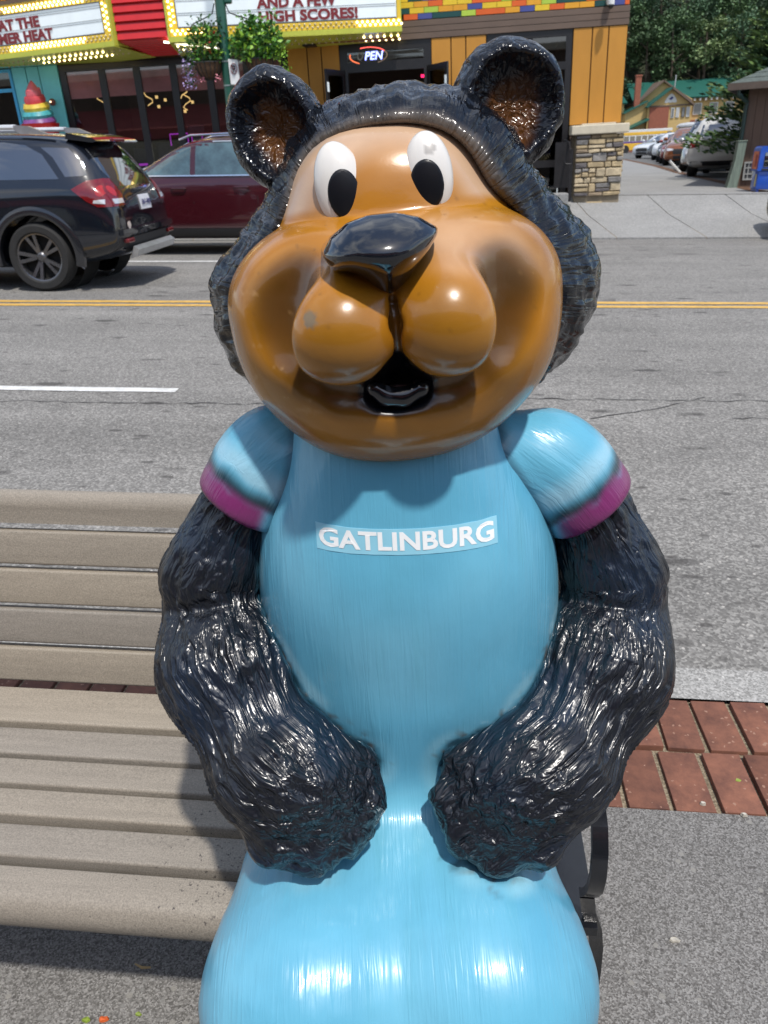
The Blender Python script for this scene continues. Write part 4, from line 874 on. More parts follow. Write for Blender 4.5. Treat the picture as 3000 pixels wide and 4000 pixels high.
for a, b_ in ((-8.83, -8.07), (-7.91, -7.27), (-7.11, -6.44), (-6.28, -5.63), (-5.47, -4.78), (-4.62, -3.94)):
    part(lambda b: b.box(a, b_, 18.955, 18.963, .40, 3.47), 'window_pane', M_GLASS, sf)
    part(lambda b: b.box(a, b_, 18.985, 18.995, 2.98+rs.uniform(-.04, .04), 3.47), 'reflection_panel', M_REFL, sf)  # pink panel standing in for the awning's reflection in the glass
part(lambda b: b.box(-8.95, -1.4, 18.55, 18.9, 3.64, 3.83), 'soffit_board', mat('rust_brown_soffit', (.22, .085, .022), .6))
# inside the arcade: squiggle lamps, lit machines, stools
M_WARM = emis('warm_tube_lamp', (1.0, .66, .25), 1.1); M_PURP = emis('purple_neon', (.55, .06, .7), .55); M_SCR = emis('machine_screen', (.75, .72, .55), .6); M_LOW = mat('machine_body', (.05, .045, .07), .5)
inn = [(-7.40, 2.85), (-7.20, 2.95), (-7.18, 2.75), (-6.52, 2.95), (-6.48, 2.70), (-6.56, 2.62), (-8.55, 2.93), (-7.0, 2.88), (-6.35, 2.80)]
for i, (x, z) in enumerate(inn):
    def f(b):
        n = rs.uniform(0, 6); b.tube([(x+.09*math.sin(n+1.4*k), 20.0+.05*math.cos(n+k), z+.26-.065*k) for k in range(6)] if i in (0, 3, 4, 6) else [(x, 20, z+.03), (x, 20, z-.03)], .012 if i in (0, 3, 4, 6) else .035, 6)
    part(f, 'pendant_lamp', M_WARM, None)
for x, w_, hgt_ in ((-6.75, .42, 2.35), (-6.05, .4, 2.2), (-7.6, .42, 2.0), (-8.2, .42, 1.9), (-5.3, .45, 2.2), (-4.5, .45, 2.3)):
    o = part(lambda b: (b.box(x, x+w_, 20.6, 21.2, .25, hgt_, .03), b.box(x, x+w_, 20.35, 20.6, .25, 1.35, .03)), 'arcade_machine', M_LOW)
    part(lambda b: b.box(x+.06, x+w_-.06, 20.585, 20.597, 1.5, hgt_-.35), 'screen', M_SCR if x > -7 else M_PURP, o)
    part(lambda b: b.tube([(x, 20.58, .4), (x, 20.58, hgt_), (x+w_, 20.58, hgt_), (x+w_, 20.58, .4)], .014, 5), 'neon_edge', M_PURP if x > -6 else M_LOW, o)
part(lambda b: (b.tube([(-6.98, 19.9, 1.9), (-6.98, 19.9, 2.15), (-6.55, 19.9, 2.15), (-6.55, 19.9, 1.9)], .016, 5), b.tube([(-6.45, 19.9, 1.85), (-6.45, 19.9, 2.1), (-6.2, 19.9, 2.1), (-6.2, 19.9, 1.85)], .016, 5)), 'neon_chair_back', M_PURP)
part(lambda b: b.box(-.98, -.86, 20.4, 20.45, 3.03, 3.09), 'exit_lamp', emis('red_lamp', (.9, .02, .12), 2.0))
# teal shop part on the left
panels_t = [-13.5, -12.6, -11.7, -10.9]; 
for a, b_ in ((-9.72, -9.42), (-9.42, -8.97)): part(lambda b: b.box(a+.01, b_-.01, YF, YF+.06, .1, 3.62, .004), 'teal_panel', M_TEAL)
part(lambda b: b.box(-10.05, -9.73, YF, YF+.06, .1, 3.62, .004), 'teal_panel', M_TEAL); part(lambda b: b.box(-14, -8.97, YF-.01, YF+.055, 3.63, 3.80), 'teal_panel', M_TEAL)
part(lambda b: b.box(-14, -8.97, YF+.062, YF+.10, .0, 3.6), 'panel_backing', M_DARK)
tw = frame('teal_window', -13.0, -10.06, .6, 3.60, .06, 18.88, 18.93, M_TEALF, bars=(3.19,), posts=(-11.5,)); part(lambda b: b.box(-12.94, -10.12, 18.90, 18.906, .66, 3.54), 'window_pane', M_GLASSD, tw)
part(lambda b: b.box(-12.9, -10.15, 18.94, 18.95, 3.22, 3.5), 'reflection_panel', M_REFL, tw)
wl = thing('wall_lamp', 'small round red-brown wall lamp beside the shopfront on the teal wall', 'lamp')
mb = RM(); mb.ball((-9.21, YF-.07, 2.90), .075, 10); mb.build('globe', mat('red_brown_globe', (.20, .04, .025), .3, coat=.5), wl, True); mb = RM(); mb.tube([(-9.21, YF-.055, 2.90), (-9.21, YF-.002, 2.90)], .03, 10); mb.build('wall_plate', M_DARKB, wl)
mb = RM(); mb.ball((-9.215, YF-.145, 2.905), .018, 6); mb.build('lit_core', emis('lamp_core', (1, .75, .45), 3), wl, True)
# snow cone model in front of the teal wall
sc_ = thing('snow_cone_model', 'giant rainbow swirl ice in a red cone standing by the teal wall', 'sculpture')
lay = [('swirl', (.18, .06, .22), 2.52, .36), ('swirl', (.06, .33, .36), 2.66, .335), ('swirl', (.66, .48, .06), 2.81, .285), ('swirl', (.50, .05, .06), 2.95, .23), ('swirl', (.55, .10, .12), 3.08, .17)]
for nme, col, z, r in lay:
    mb = RM(); mb.lathe([(.01, z-.10), (r*.92, z-.09), (r, z-.02), (r*.90, z+.06), (.01, z+.09)], (-9.36, 18.35, 0), 'z', 20)
    for v in mb.V: a = math.atan2(v.y-18.35, v.x+9.36); v.z += .045*math.sin(a)
    mb.build(nme, mat('ice_'+str(int(z*100)), col, .35, ns=9, na=.2, bump=.3, bs=25, bd=.01), sc_, True)
mb = RM(); mb.lathe([(.16, 3.09), (.11, 3.17), (.05, 3.26), (.005, 3.31)], (-9.36, 18.35, 0), 'z', 16); mb.build('swirl', mat('ice_tip', (.55, .10, .12), .35), sc_, True)
mb = RM(); mb.lathe([(.02, zg(-9.6)-.05), (.06, zg(-9.6)), (.40, 2.44), (.41, 2.46), (.01, 2.47)], (-9.36, 18.35, 0), 'z', 24); mb.build('cone', M_RED, sc_, True)

# ---- marquees
marq = thing('marquee_sign', 'yellow bulb-edged letter board reading BEAT THE SUMMER HEAT, left of the red ribs', 'sign')
marq2 = thing('marquee_sign', 'yellow bulb-edged letter board ending HIGH SCORES!, right of the red ribs', 'sign')
bulb = MB(); bulb.ball((0, 0, 0), .021, 6); bulb_me = bulb.mesh('bulb', True, 0); bulb_me.materials.append(M_LIT)
def marquee(parent, P0, P1, length, zb0, zb1, rows_text, lit, sgn):
    """P0 near corner, P1 direction point (receding end); board between zb0 and zb1"""
    a = Vector((P0[0], P0[1])); d = (Vector((P1[0], P1[1]))-a).normalized(); n = Vector((d.y, -d.x))
    if n.y > 0: n = -n
    at = lambda s, o, z: (a.x+d.x*s+n.x*o, a.y+d.y*s+n.y*o, z)
    def bx(b, s0, s1, o0, o1, z0, z1): b.add([at(s, o, z) for z in (z0, z1) for s, o in ((s0, o0), (s1, o0), (s1, o1), (s0, o1))], [(0, 3, 2, 1), (4, 5, 6, 7), (0, 1, 5, 4), (1, 2, 6, 5), (2, 3, 7, 6), (3, 0, 4, 7)])
    def P(fn, nm, m): mb = RM(); fn(mb); return mb.build(nm, m, parent)
    L = length; bw = .22
    P(lambda b: bx(b, 0, L, -.55, -.02, zb0-.19, zb1+.19), 'sign_box', M_LIME)
    P(lambda b: bx(b, bw, L-.1, -.02, .0, zb0, zb1), 'letter_board', M_BOARD)
    fr = lambda b: (bx(b, 0.04, bw-.012, -.02, .02, zb0-.15, zb1+.17), bx(b, L-.1+.012, L-.02, -.02, .02, zb0-.15, zb1+.17), bx(b, bw-.012, L-.1+.012, -.02, .02, zb0-.15, zb0-.012), bx(b, bw-.012, L-.1+.012, -.02, .02, zb1+.012, zb1+.17))
    P(fr, 'bulb_border', M_YSIGN)
    P(lambda b: (bx(b, bw-.012, bw, -.02, .024, zb0-.012, zb1+.012), bx(b, bw, L-.1, -.02, .024, zb0-.012, zb0), bx(b, bw, L-.1, -.02, .024, zb1, zb1+.012)), 'board_rim', M_NAVY)
    P(lambda b: (bx(b, 0, .035, -.02, .05, zb0-.19, zb1+.19), bx(b, .035, L, -.02, .045, zb0-.19, zb0-.155), bx(b, 0, L, -.55, .05, zb0-.235, zb0-.192)), 'lime_trim', M_LIME)
    P(lambda b: b.add([at(0, .05, zb0-.237), at(L, .05, zb0-.237), at(L, -1.3, zb0-.335), at(.0, -1.3, zb0-.335), at(0, .05, zb0-.25), at(L, .05, zb0-.25), at(L, -1.3, zb0-.35), at(.0, -1.3, zb0-.35)], [(0, 1, 2, 3), (4, 7, 6, 5), (0, 4, 5, 1), (1, 5, 6, 2), (2, 6, 7, 3), (3, 7, 4, 0)]), 'soffit', M_LIME)
    for r, (z0_, z1_) in enumerate([(zb0+.02+.23*k, zb0+.20+.23*k) for k in range(int((zb1-zb0)/.23)+1)]):
        for z in (z0_-.012, z1_+.004):
            if z < zb1-.03: P(lambda b: bx(b, bw+.01, L-.11, 0, .008, z, z+.005), 'letter_rail', M_RAIL)
    for txt, s0, s1, z0_, z1_ in rows_text:
        w_ = abs(s1-s0); V2, F2 = text_geo(txt, w_, z1_-z0_, .045); mb = RM()
        st = s0
        solid_text(mb, V2, F2, lambda u_, v_: at(st-sgn*u_ if sgn > 0 else st+u_, .009, z0_+v_), Vector((n.x, n.y, 0))*.012); mb.build('lettering', M_LET_R, parent)
    def bl(s, o, z, on):
        p = RW(at(s, o, z)); inst('bulb', bulb_me, parent, p, (0, 0, 0), (1, 1, 1), None if on else M_UNLIT)
    for k in range(int(L/.105)):
        s = .09+.105*k
        for j, zz_ in enumerate((zb0-.055, zb0-.110)): bl(s+.05*j, .024, zz_, lit('bottom', k))
        for j, zz_ in enumerate((zb1+.055, zb1+.110)): bl(s+.05*j, .024, zz_, lit('top', k))
    for k in range(int((zb1-zb0)/.10)):
        for j, s in enumerate((.085, .155)): bl(s, .024, zb0+.04+.10*k+.05*j, lit('side', k))
    for k in range(int(L/.14)):
        for j, o in enumerate((-.25, -.62)): bl(.12+.14*k+.06*j, o, zb0-.285-.02*j, lit('under', k))
    return at
marquee(marq, (-6.93, 17.4), (-9.8, 18.16), 4.1, 3.955, 4.475, [('BEAT THE', 3.19, 1.78, 4.20, 4.40), ('SUMMER HEAT', 3.52, 1.49, 3.965, 4.165)], lambda w_, k: {'bottom': 5 < k < 25, 'top': 4 < k < 25, 'side': True, 'under': 2 < k < 17}[w_], 1)
marquee(marq2, (-5.83, 17.4), (-1.23, 18.16), 4.66, 3.95, 4.90, [('HIGH SCORES!', 1.82, 3.79, 3.965, 4.16), ('AND A FEW', 1.80, 3.38, 4.20, 4.395)], lambda w_, k: {'bottom': k < 7 or k > 34, 'top': False, 'side': True, 'under': k < 4 or k > 26}[w_], -1)
part(lambda b: b.add([(-5.95, 17.42, 3.71), (-5.05, 17.9, 3.60), (-5.05, 17.9, 3.635), (-5.95, 17.42, 3.745), (-5.9, 17.55, 3.71), (-5.0, 18.0, 3.6), (-5.0, 18.0, 3.635), (-5.9, 17.55, 3.745)], [(0, 1, 2, 3), (4, 7, 6, 5), (0, 4, 5, 1), (3, 2, 6, 7), (0, 3, 7, 4), (1, 5, 6, 2)]), 'light_strip', emis('strip_lamp', (1, .93, .75), 3.5), marq2)
# letters of a bigger sign above the left board: only their feet are in view
cap = thing('sign_letters', 'orange-faced letters standing on top of the left marquee, feet only in view', 'sign letters')
M_ORL = mat('orange_letter', (.55, .14, .02), .4, coat=.3); M_BRL = mat('dark_letter_side', (.10, .03, .015), .5)
d_ = Vector((-2.87, .76)).normalized()
for k, (s, w_) in enumerate(((1.52, .10), (1.72, .34), (2.12, .26), (2.42, .30), (2.8, .3))):
    p = Vector((-6.93, 17.4))+d_*s
    def f(b):
        q = p+d_*w_; n2 = Vector((-d_.y, d_.x)); n2 = n2 if n2.y < 0 else -n2
        prof = [(0, .0), (w_, .0), (w_, .9), (w_*.7, .9), (w_*.7, .16), (w_*.3, .16), (w_*.3, .9), (0, .9)]
        V = [(p.x+d_.x*u_+n2.x*o, p.y+d_.y*u_+n2.y*o, 4.73+v_) for o in (.0, .12) for u_, v_ in prof]
        b.add(V, [tuple(range(8)), tuple(range(8, 16))[::-1]]+[(i, (i+1) % 8, 8+(i+1) % 8, 8+i) for i in range(8)])
    mb = RM(); f(mb); mb.build('letter', M_ORL, cap)
# red ribbed fin between the boards
fin = thing('red_fin', 'red horizontally ribbed metal panel between the two marquees', 'cladding')
for k in range(14):
    z0_ = 3.80+.155*k
    mb = RM(); mb.prism([(17.50, z0_), (17.44, z0_+.02), (17.47, z0_+.135), (17.50, z0_+.152)], 'x', -6.90, -5.86); mb.build('rib', M_RED, fin)
mb = RM(); mb.box(-6.95, -5.84, 17.50, 18.8, 3.80, 6.0); mb.build('backing', M_RED, fin)
mb = RM()
for k in range(8): mb.prism([(17.50+.14*k, 3.795-.022*k), (17.54+.14*k, 3.77-.022*k), (17.64+.14*k, 3.773-.022*k), (17.64+.14*k, 3.80-.022*k)], 'x', -6.88, -5.88)
mb.build('rib_underside', M_RED, fin)
# neon OPEN sign behind the transom
op = thing('neon_sign', 'neon OPEN sign with an orange oval over the arcade door', 'sign')
V2, F2 = text_geo('PEN', .40, .155, .02, .2); mb = RM(); solid_text(mb, V2, F2, lambda u_, v_: (-2.10+u_, 18.935, 3.315+v_), Vector((0, -.02, 0))); mb.build('lettering', emis('blue_neon', (.30, .36, 1.0), 2.6), op)
V2, F2 = text_geo('O', .13, .155, .02, .2); mb = RM(); solid_text(mb, V2, F2, lambda u_, v_: (-2.26+u_, 18.935, 3.315+v_), Vector((0, -.02, 0))); mb.build('lettering', mat('dead_neon', (.30, .29, .26), .3), op)
def arc(a0, a1, n=16): return [(-2.02+.40*math.cos(math.radians(a0+(a1-a0)*k/n)), 18.93, 3.395+.155*math.sin(math.radians(a0+(a1-a0)*k/n))) for k in range(n+1)]
mb = RM(); mb.tube(arc(30, 115), .014, 6); mb.build('tube', emis('red_neon', (1.0, .12, .10), 1.8), op); mb = RM(); mb.tube(arc(-60, 28), .013, 6); mb.build('tube', mat('pale_neon', (.6, .42, .2), .4), op); mb = RM(); mb.tube(arc(165, 240), .013, 6); mb.build('tube', emis('orange_neon', (1.0, .20, .08), 1.0), op)
# small fittings
spk = thing('wall_speaker', 'black box speaker under the right marquee on the brown boards', 'speaker'); mb = RM(); mb.box(-3.37, -3.09, 18.55, 18.88, 3.61, 3.79, .02); mb.build('cabinet', M_DARKB, spk); mb = RM(); mb.box(-3.35, -3.11, 18.54, 18.549, 3.625, 3.775); mb.build('grille', mat('speaker_mesh', (.02, .02, .02), .8, bump=.5, bs=200), spk)
cc = thing('security_camera', 'white dome security camera on the tiled corner', 'camera'); M_CAMW = mat('white_plastic', (.72, .72, .70), .35, coat=.2)
mb = RM(); mb.box(2.88, 3.0, 18.72, 18.88, 4.0, 4.16, .02); mb.build('bracket', M_CAMW, cc); mb = RM(); mb.tube([(2.94, 18.62, 4.08), (2.94, 18.62, 3.96)], [.075, .07], 14); mb.build('housing', M_CAMW, cc, True); mb = RM(); mb.ball((2.94, 18.60, 3.94), .055, 8); mb.build('lens', M_DARKB, cc, True)
rail = thing('handrail', 'dark metal handrail by the right-hand arcade door', 'handrail')
mb = RM(); x0, y0 = 2.24, 18.05; zz0 = zg(2.2)
mb.box(x0-.035, x0+.035, y0-.012, y0+.012, zz0-.05, 1.38); mb.build('post', M_DARK, rail)
mb = RM(); mb.box(x0-.30, x0+.02, 18.40, 18.42, .62, 1.52); mb.build('infill_plate', M_DARK, rail)
mb = RM(); mb.tube([(x0, y0, 1.36), (x0, y0, 1.30), (x0-.01, y0+.05, 1.28), (x0-.02, y0+.3, 1.50), (x0-.06, y0+.6, 1.55), (x0-.06, y0+.82, 1.55)], .022, 8); mb.tube([(x0, y0, 1.1), (x0-.11, y0, 1.1), (x0-.14, y0, 1.16), (x0-.14, y0, 1.36)], .016, 8); mb.build('grab_bar', M_DARK, rail, True)

# ---- street lamp pole with hanging baskets, and a no parking sign
pole = thing('lamp_pole', 'dark green street lamp pole carrying two flower baskets at the far kerb', 'lamp post')
M_PGREEN = mat('dark_green_enamel', (.012, .085, .055), .4, ns=5, na=.1, coat=.3); px_, py_ = -4.50, 16.6; zb = zg(px_)-.4
mb = RM(); mb.tube([(px_, py_, zb), (px_, py_, 3.5), (px_+.06, py_, 6.5)], [.12, .10, .085], 16); mb.lathe([(.20, zb), (.20, zb+.3), (.15, zb+.5), (.12, zb+.9)], (px_, py_, 0), 'z', 16); mb.build('pole', M_PGREEN, pole, True)
M_BAND = mat('steel_band', (.30, .36, .34), .4, metal=.6)
for z in (3.23, 2.83): mb = RM(); mb.lathe([(.104, z-.012), (.112, z-.012), (.112, z+.012), (.104, z+.012)], (px_, py_, 0), 'z', 16); mb.build('band', M_BAND, pole)
mb = RM(); mb.box(px_+.10, px_+.24, py_-.06, py_+.06, 4.15, 4.45, .03); mb.build('lantern_box', M_PGREEN, pole)
for sx in (-1, 1):
    mb = RM(); mb.tube([(px_+sx*.1, py_, 4.18), (px_+sx*.16, py_, 4.02), (px_+sx*.30, py_, 3.96), (px_+sx*.55, py_, 3.88), (px_+sx*.62, py_, 3.80)], .012, 6); mb.build('arm', M_DARKB, pole, True)
M_COIR = mat('brown_coir', (.13, .07, .035), .95, ns=30, na=.35, bump=.8, bs=70, bd=.01, stretch=(3, 3, .5)); M_WIRE = mat('basket_wire', (.03, .028, .025), .5)
LEAFM = [mat('leaf_'+n, c, .45, ns=30, na=.3, spec=.4) for n, c in (('mid', (.075, .21, .025)), ('dark', (.03, .10, .02)), ('lime', (.21, .38, .03)))]
def leafset(name, m, parent, n, fn, size, rnd):
    V = []; F = []
    for _ in range(n):
        c = Vector(fn()); s = size*rnd.uniform(.6, 1.25); d = Vector((rnd.uniform(-1, 1), rnd.uniform(-1, 1), rnd.uniform(-.9, .7))).normalized(); e = d.orthogonal(); e.rotate(Matrix.Rotation(rnd.uniform(0, 6.28), 3, d)); e.normalize(); nn = d.cross(e); k = len(V)
        V += [c, c+d*s*.5+e*s*.27+nn*s*.05, c+d*s, c+d*s*.5-e*s*.27+nn*s*.05]; F.append((k, k+1, k+2, k+3))
    mb = RM(); mb.add(V, F); o = mb.build(name, m, parent, False, fix=False); o['kind'] = 'stuff'; return o
rp = random.Random(5)
def basket(cx, lab, seedoff, red):
    b = thing('flower_basket', lab, 'hanging basket', group=None); zt = 3.22; cy_ = 16.55
    mb = RM(); mb.lathe([(.255, zt), (.245, zt-.06), (.215, zt-.15), (.15, zt-.23), (.05, zt-.275), (.005, zt-.28)], (cx, cy_, 0), 'z', 20); mb.build('coir_liner', M_COIR, b, True)
    mb = RM()
    for k in range(16):
        a = 2*PI*k/16; mb.tube([(cx+r*math.cos(a)*1.02, cy_+r*math.sin(a)*1.02, z) for r, z in ((.258, zt+.01), (.248, zt-.06), (.218, zt-.15), (.152, zt-.235), (.05, zt-.285))], .007, 5)
    mb.lathe([(.265, zt+.015), (.275, zt+.015), (.275, zt-.005), (.265, zt-.005)], (cx, cy_, 0), 'z', 20); mb.build('wire_frame', M_WIRE, b)
    mb = RM()
    for k in range(3): a = 2*PI*k/3+.4; mb.tube([(cx+.26*math.cos(a), cy_+.26*math.sin(a), zt), (cx, cy_, 3.86)], .005, 4)
    mb.build('hanger', M_WIRE, b)
    def blob(rx, rz, z0):
        def fn():
            while True:
                x, y, z = rp.uniform(-1, 1), rp.uniform(-1, 1), rp.uniform(-.7, 1)
                if x*x+y*y+z*z < 1: return (cx+x*rx*(1-.25*max(0, z)), cy_+y*rx*.8, z0+z*rz)
        return fn
    for i, m in enumerate(LEAFM): leafset('foliage', m, b, (560, 480, 400)[i] if not red else (420, 560, 150)[i], blob(.54 if not red else .42, .40 if not red else .40, zt+.28), .11 if not red else .085, rp)
    # shoots above and trailing below
    def up(): k = rp.random(); s = rp.choice([-.22, -.05, .12, .3]); return (cx+s+rp.uniform(-.05, .05)+.1*k*s, cy_+rp.uniform(-.1, .1), zt+.35+k*.42)
    leafset('shoot', LEAFM[0 if not red else 1], b, 110, up, .09, rp)
    def tr(): k = rp.random(); s = .48 if not red else -.34; return (cx+s+rp.uniform(-.12, .10), cy_+rp.uniform(-.15, .1), zt+.25-k*.62)
    leafset('trailing_leaf', LEAFM[2 if not red else 1], b, 90, tr, .07, rp)
    M_FL = mat('red_petal' if red else 'white_petal', (.50, .02, .015) if red else (.75, .74, .70), .5)
    leafset('blossom', M_FL, b, 46 if red else 26, blob(.43, .36, zt+.28), .075, rp)
    if red:
        leafset('lilac_blossom', mat('lilac_petal', (.46, .36, .66), .6), b, 190, lambda: (cx-.36+rp.uniform(-.16, .13), cy_+rp.uniform(-.2, .12), zt+.30-rp.random()**.8*.72), .045, rp)
        leafset('pink_blossom', mat('pink_petal', (.62, .22, .27), .6), b, 30, lambda: (cx+rp.choice([-.14, .18])+rp.uniform(-.06, .06), cy_-.15, zt-.22-rp.random()*.1), .05, rp)
    return b
basket(-4.84, 'hanging basket with red and lilac flowers trailing left of the lamp pole', 0, True)
basket(-3.85, 'leafy hanging basket with white flowers right of the lamp pole', 1, False)
sg = thing('parking_sign', 'white no parking plate fixed to the green lamp pole', 'sign')
sa = math.radians(-38); M_SIGNW = mat('white_sign_plate', (.75, .75, .73), .4)
def sp(u_, v_, o=0): return (-4.42+u_*math.cos(sa*.0)*.9+o*.2, 16.44-u_*.12-o, 3.26-v_)
mb = RM(); V = [sp(0, 0), sp(.21, .03), sp(.21, .45), sp(0, .42)]; mb.add(V+[(x, y+.015, z) for x, y, z in V], [(0, 1, 2, 3), (4, 7, 6, 5), (0, 4, 5, 1), (1, 5, 6, 2), (2, 6, 7, 3), (3, 7, 4, 0)]); mb.build('plate', M_SIGNW, sg)
mb = RM(); mb.tube([sp(.105+.068*math.cos(a), .17+.085*math.sin(a), .006) for a in [2*PI*k/24 for k in range(24)]], .007, 5, close=True); mb.tube([sp(.105-.048, .17-.06, .008), sp(.105+.048, .17+.06, .008)], .006, 5); mb.build('ring', mat('faded_sign_red', (.24, .06, .06), .6), sg)
V2, F2 = text_geo('P', .075, .12, .03); mb = RM(); solid_text(mb, V2, F2, lambda u_, v_: sp(.07+u_, .235-v_, .003), Vector((0, -.004, 0))); mb.build('lettering', M_DARKB, sg)
# ================================================================== vehicles
M_TYRE = mat('tyre_rubber', (.018, .018, .018), .8, ns=20, na=.2, bump=.2, bs=90); M_RIMD = mat('dark_alloy', (.16, .16, .17), .28, metal=.85, ns=9, na=.1); M_RIML = mat('bright_alloy', (.55, .55, .56), .25, metal=.9)
M_PLAST = mat('black_bumper_plastic', (.022, .022, .024), .55, ns=30, na=.2); M_CHROME = mat('chrome', (.75, .75, .76), .12, metal=1.0, na=.03); M_SILV = mat('satin_silver', (.45, .46, .47), .3, metal=.7)
M_RAILB = mat('bright_satin_rail', (.68, .69, .70), .42, metal=.35); M_WELL = mat('wheel_well', (.008, .008, .008), .9); M_TINT = mat('tinted_glass', (.012, .014, .018), .03, coat=1.0, spec=.8, ns=2, na=.2); M_TINT.node_tree.nodes['Principled BSDF'].inputs['IOR'].default_value = 2.1; M_SEAM = mat('panel_gap', (.004, .004, .004), .8)
M_TAIL = mat('red_lamp', (.15, .004, .006), .12, coat=1.0, ns=20, na=.2); M_TAILB = mat('bright_red_lamp', (.38, .012, .01), .15, coat=1.0, na=.1); M_LENS = mat('clear_lamp', (.62, .62, .64), .08, coat=1.0, metal=.3); M_PLATE = mat('licence_plate', (.62, .62, .66), .5); M_INK = mat('plate_ink', (.05, .05, .16), .6)
def paintcar(name, c, metal=.0, rough=.25): return mat(name, c, rough, metal=metal, coat=1.0, ns=1.5, na=.04)
SUV = [(2.42, .38, .62, .62, .60, .70, .50), (2.30, .24, .82, .78, .80, .88, .68), (1.80, .22, .90, .92, .87, 1.03, .76), (1.15, .22, .91, 1.00, .89, 1.12, .76), (.88, .22, .91, 1.04, .89, 1.22, .72), (.30, .22, .91, 1.07, .90, 1.58, .64), (-.25, .22, .91, 1.08, .90, 1.66, .66), (-1.1, .22, .91, 1.10, .90, 1.67, .66), (-1.72, .24, .91, 1.13, .90, 1.645, .65), (-1.98, .28, .91, 1.14, .885, 1.60, .62), (-2.20, .33, .89, 1.12, .86, 1.33, .63), (-2.345, .38, .875, 1.03, .83, 1.12, .64), (-2.435, .44, .82, .80, .78, .90, .62)]
SEDAN = [(2.42, .38, .60, .58, .60, .64, .50), (2.28, .24, .82, .72, .80, .78, .66), (1.75, .22, .88, .84, .86, .90, .74), (1.05, .22, .89, .90, .87, .98, .74), (.75, .22, .89, .92, .87, 1.06, .70), (.10, .22, .89, .95, .88, 1.38, .58), (-.55, .22, .89, .96, .88, 1.44, .58), (-1.15, .22, .89, .97, .88, 1.36, .58), (-1.75, .24, .88, .98, .86, 1.06, .66), (-2.20, .30, .86, .96, .83, 1.02, .68), (-2.40, .42, .80, .84, .78, .92, .62)]
def carbody(prof, zs=1.0, ls=1.0, lvl=2):
    V = []; F = []; m = 0
    for (x, zb, wb, zsh, ws, zt, wt) in prof:
        zm = zb+(zsh-zb)*.45
        half = [(0, zb), (wb*.8, zb), (wb, zb+.10), (max(wb, ws)*1.005, zm), (ws*1.0, zsh-.06), (ws-.035, zsh), (wt+(ws-wt)*.12+.0, zt-.10 if zt-.10 > zsh+.02 else (zt+zsh)/2), (wt-.07, zt-.012), (wt*.5, zt+.012), (0, zt+.018)]
        ring = [(y, z) for y, z in half]+[(-y, z) for y, z in half[-2:0:-1]]; m = len(ring); V += [(x*ls, y, z*zs) for y, z in ring]
    n = len(prof)
    for i in range(n-1):
        for k in range(m): F.append((i*m+k, i*m+(k+1) % m, (i+1)*m+(k+1) % m, (i+1)*m+k))
    F.append(tuple(range(m))[::-1]); F.append(tuple(range((n-1)*m, n*m)))
    me = mesh_from('b', V, F); o = bpy.data.objects.new('b', me); COL.objects.link(o)
    s = o.modifiers.new('s', 'SUBSURF'); s.levels = lvl; s.render_levels = lvl
    return o
def finish(o, name, m, parent, wells=()):
    cuts = []
    for (x, z, r) in wells:
        for sy in (-1, 1):
            mb = MB(); mb.tube([(x, sy*.60, z), (x, sy*1.2, z)], r, 28); c = mb.build('cut', M_WELL); c.hide_render = True; cuts.append(c)
            md = o.modifiers.new('c', 'BOOLEAN'); md.operation = 'DIFFERENCE'; md.object = c; md.solver = 'EXACT'
    bpy.context.view_layer.update(); dg = bpy.context.evaluated_depsgraph_get(); me = bpy.data.meshes.new_from_object(o.evaluated_get(dg)); me.name = name
    bpy.data.objects.remove(o)
    for c in cuts: bpy.data.objects.remove(c)
    me.materials.clear(); me.materials.append(m)
    for p in me.polygons: p.material_index = 0
    bm = bmesh.new(); bm.from_mesh(me); bmesh.ops.recalc_face_normals(bm, faces=bm.faces[:]); bm.to_mesh(me); bm.free()
    me.shade_smooth(); me.set_sharp_from_angle(angle=math.radians(40)); return link(bpy.data.objects.new(name, me), parent)
def wheel_meshes(R, W, rim_r, spokes):
    mb = MB(); h = W/2; prof = [(rim_r*.96, -h*.80), (rim_r+.012, -h*.98), (R-.035, -h), (R-.008, -h*.72), (R, -h*.3), (R, h*.3), (R-.008, h*.72), (R-.035, h), (rim_r+.012, h*.98), (rim_r*.96, h*.80)]
    mb.lathe(prof, (0, 0, 0), 'y', 40); ty = mb.mesh('tyre', True, 40); ty.materials.append(M_TYRE)
    rb = MB(); rb.lathe([(rim_r, h*.86), (rim_r*.93, h*.80), (rim_r*.90, h*.2), (rim_r*.88, -h*.6)], (0, 0, 0), 'y', 40)
    for k in range(spokes):
        for da in (-.16, .16):
            a = 2*PI*k/spokes; a1 = a+da*1.25; a0 = a+da*.9; r0, r1 = rim_r*.20, rim_r*.93; w0, w1 = .017, .020
            def pt(r, ang, off, y): return (r*math.cos(ang)-off*math.sin(ang), y, r*math.sin(ang)+off*math.cos(ang))
            V = [pt(r0, a0, -w0, h*.55), pt(r0, a0, w0, h*.55), pt(r1, a1, w1, h*.80), pt(r1, a1, -w1, h*.80)]; V += [(x, y-.03, z) for x, y, z in V]
            rb.add(V, [(0, 1, 2, 3), (4, 7, 6, 5), (0, 4, 5, 1), (1, 5, 6, 2), (2, 6, 7, 3), (3, 7, 4, 0)])
    rb.lathe([(.001, h*.66), (rim_r*.13, h*.66), (rim_r*.20, h*.56), (rim_r*.24, h*.45), (rim_r*.26, h*.30)], (0, 0, 0), 'y', 20)
    rm = rb.mesh('rim', True, 30)
    disc = MB(); disc.lathe([(.001, h*.05), (rim_r*.9, h*.05)], (0, 0, 0), 'y', 32); dm = disc.mesh('brake_shadow'); dm.materials.append(M_WELL)  # near-black disc puts the shade behind the spokes into colour
    return ty, rm, dm
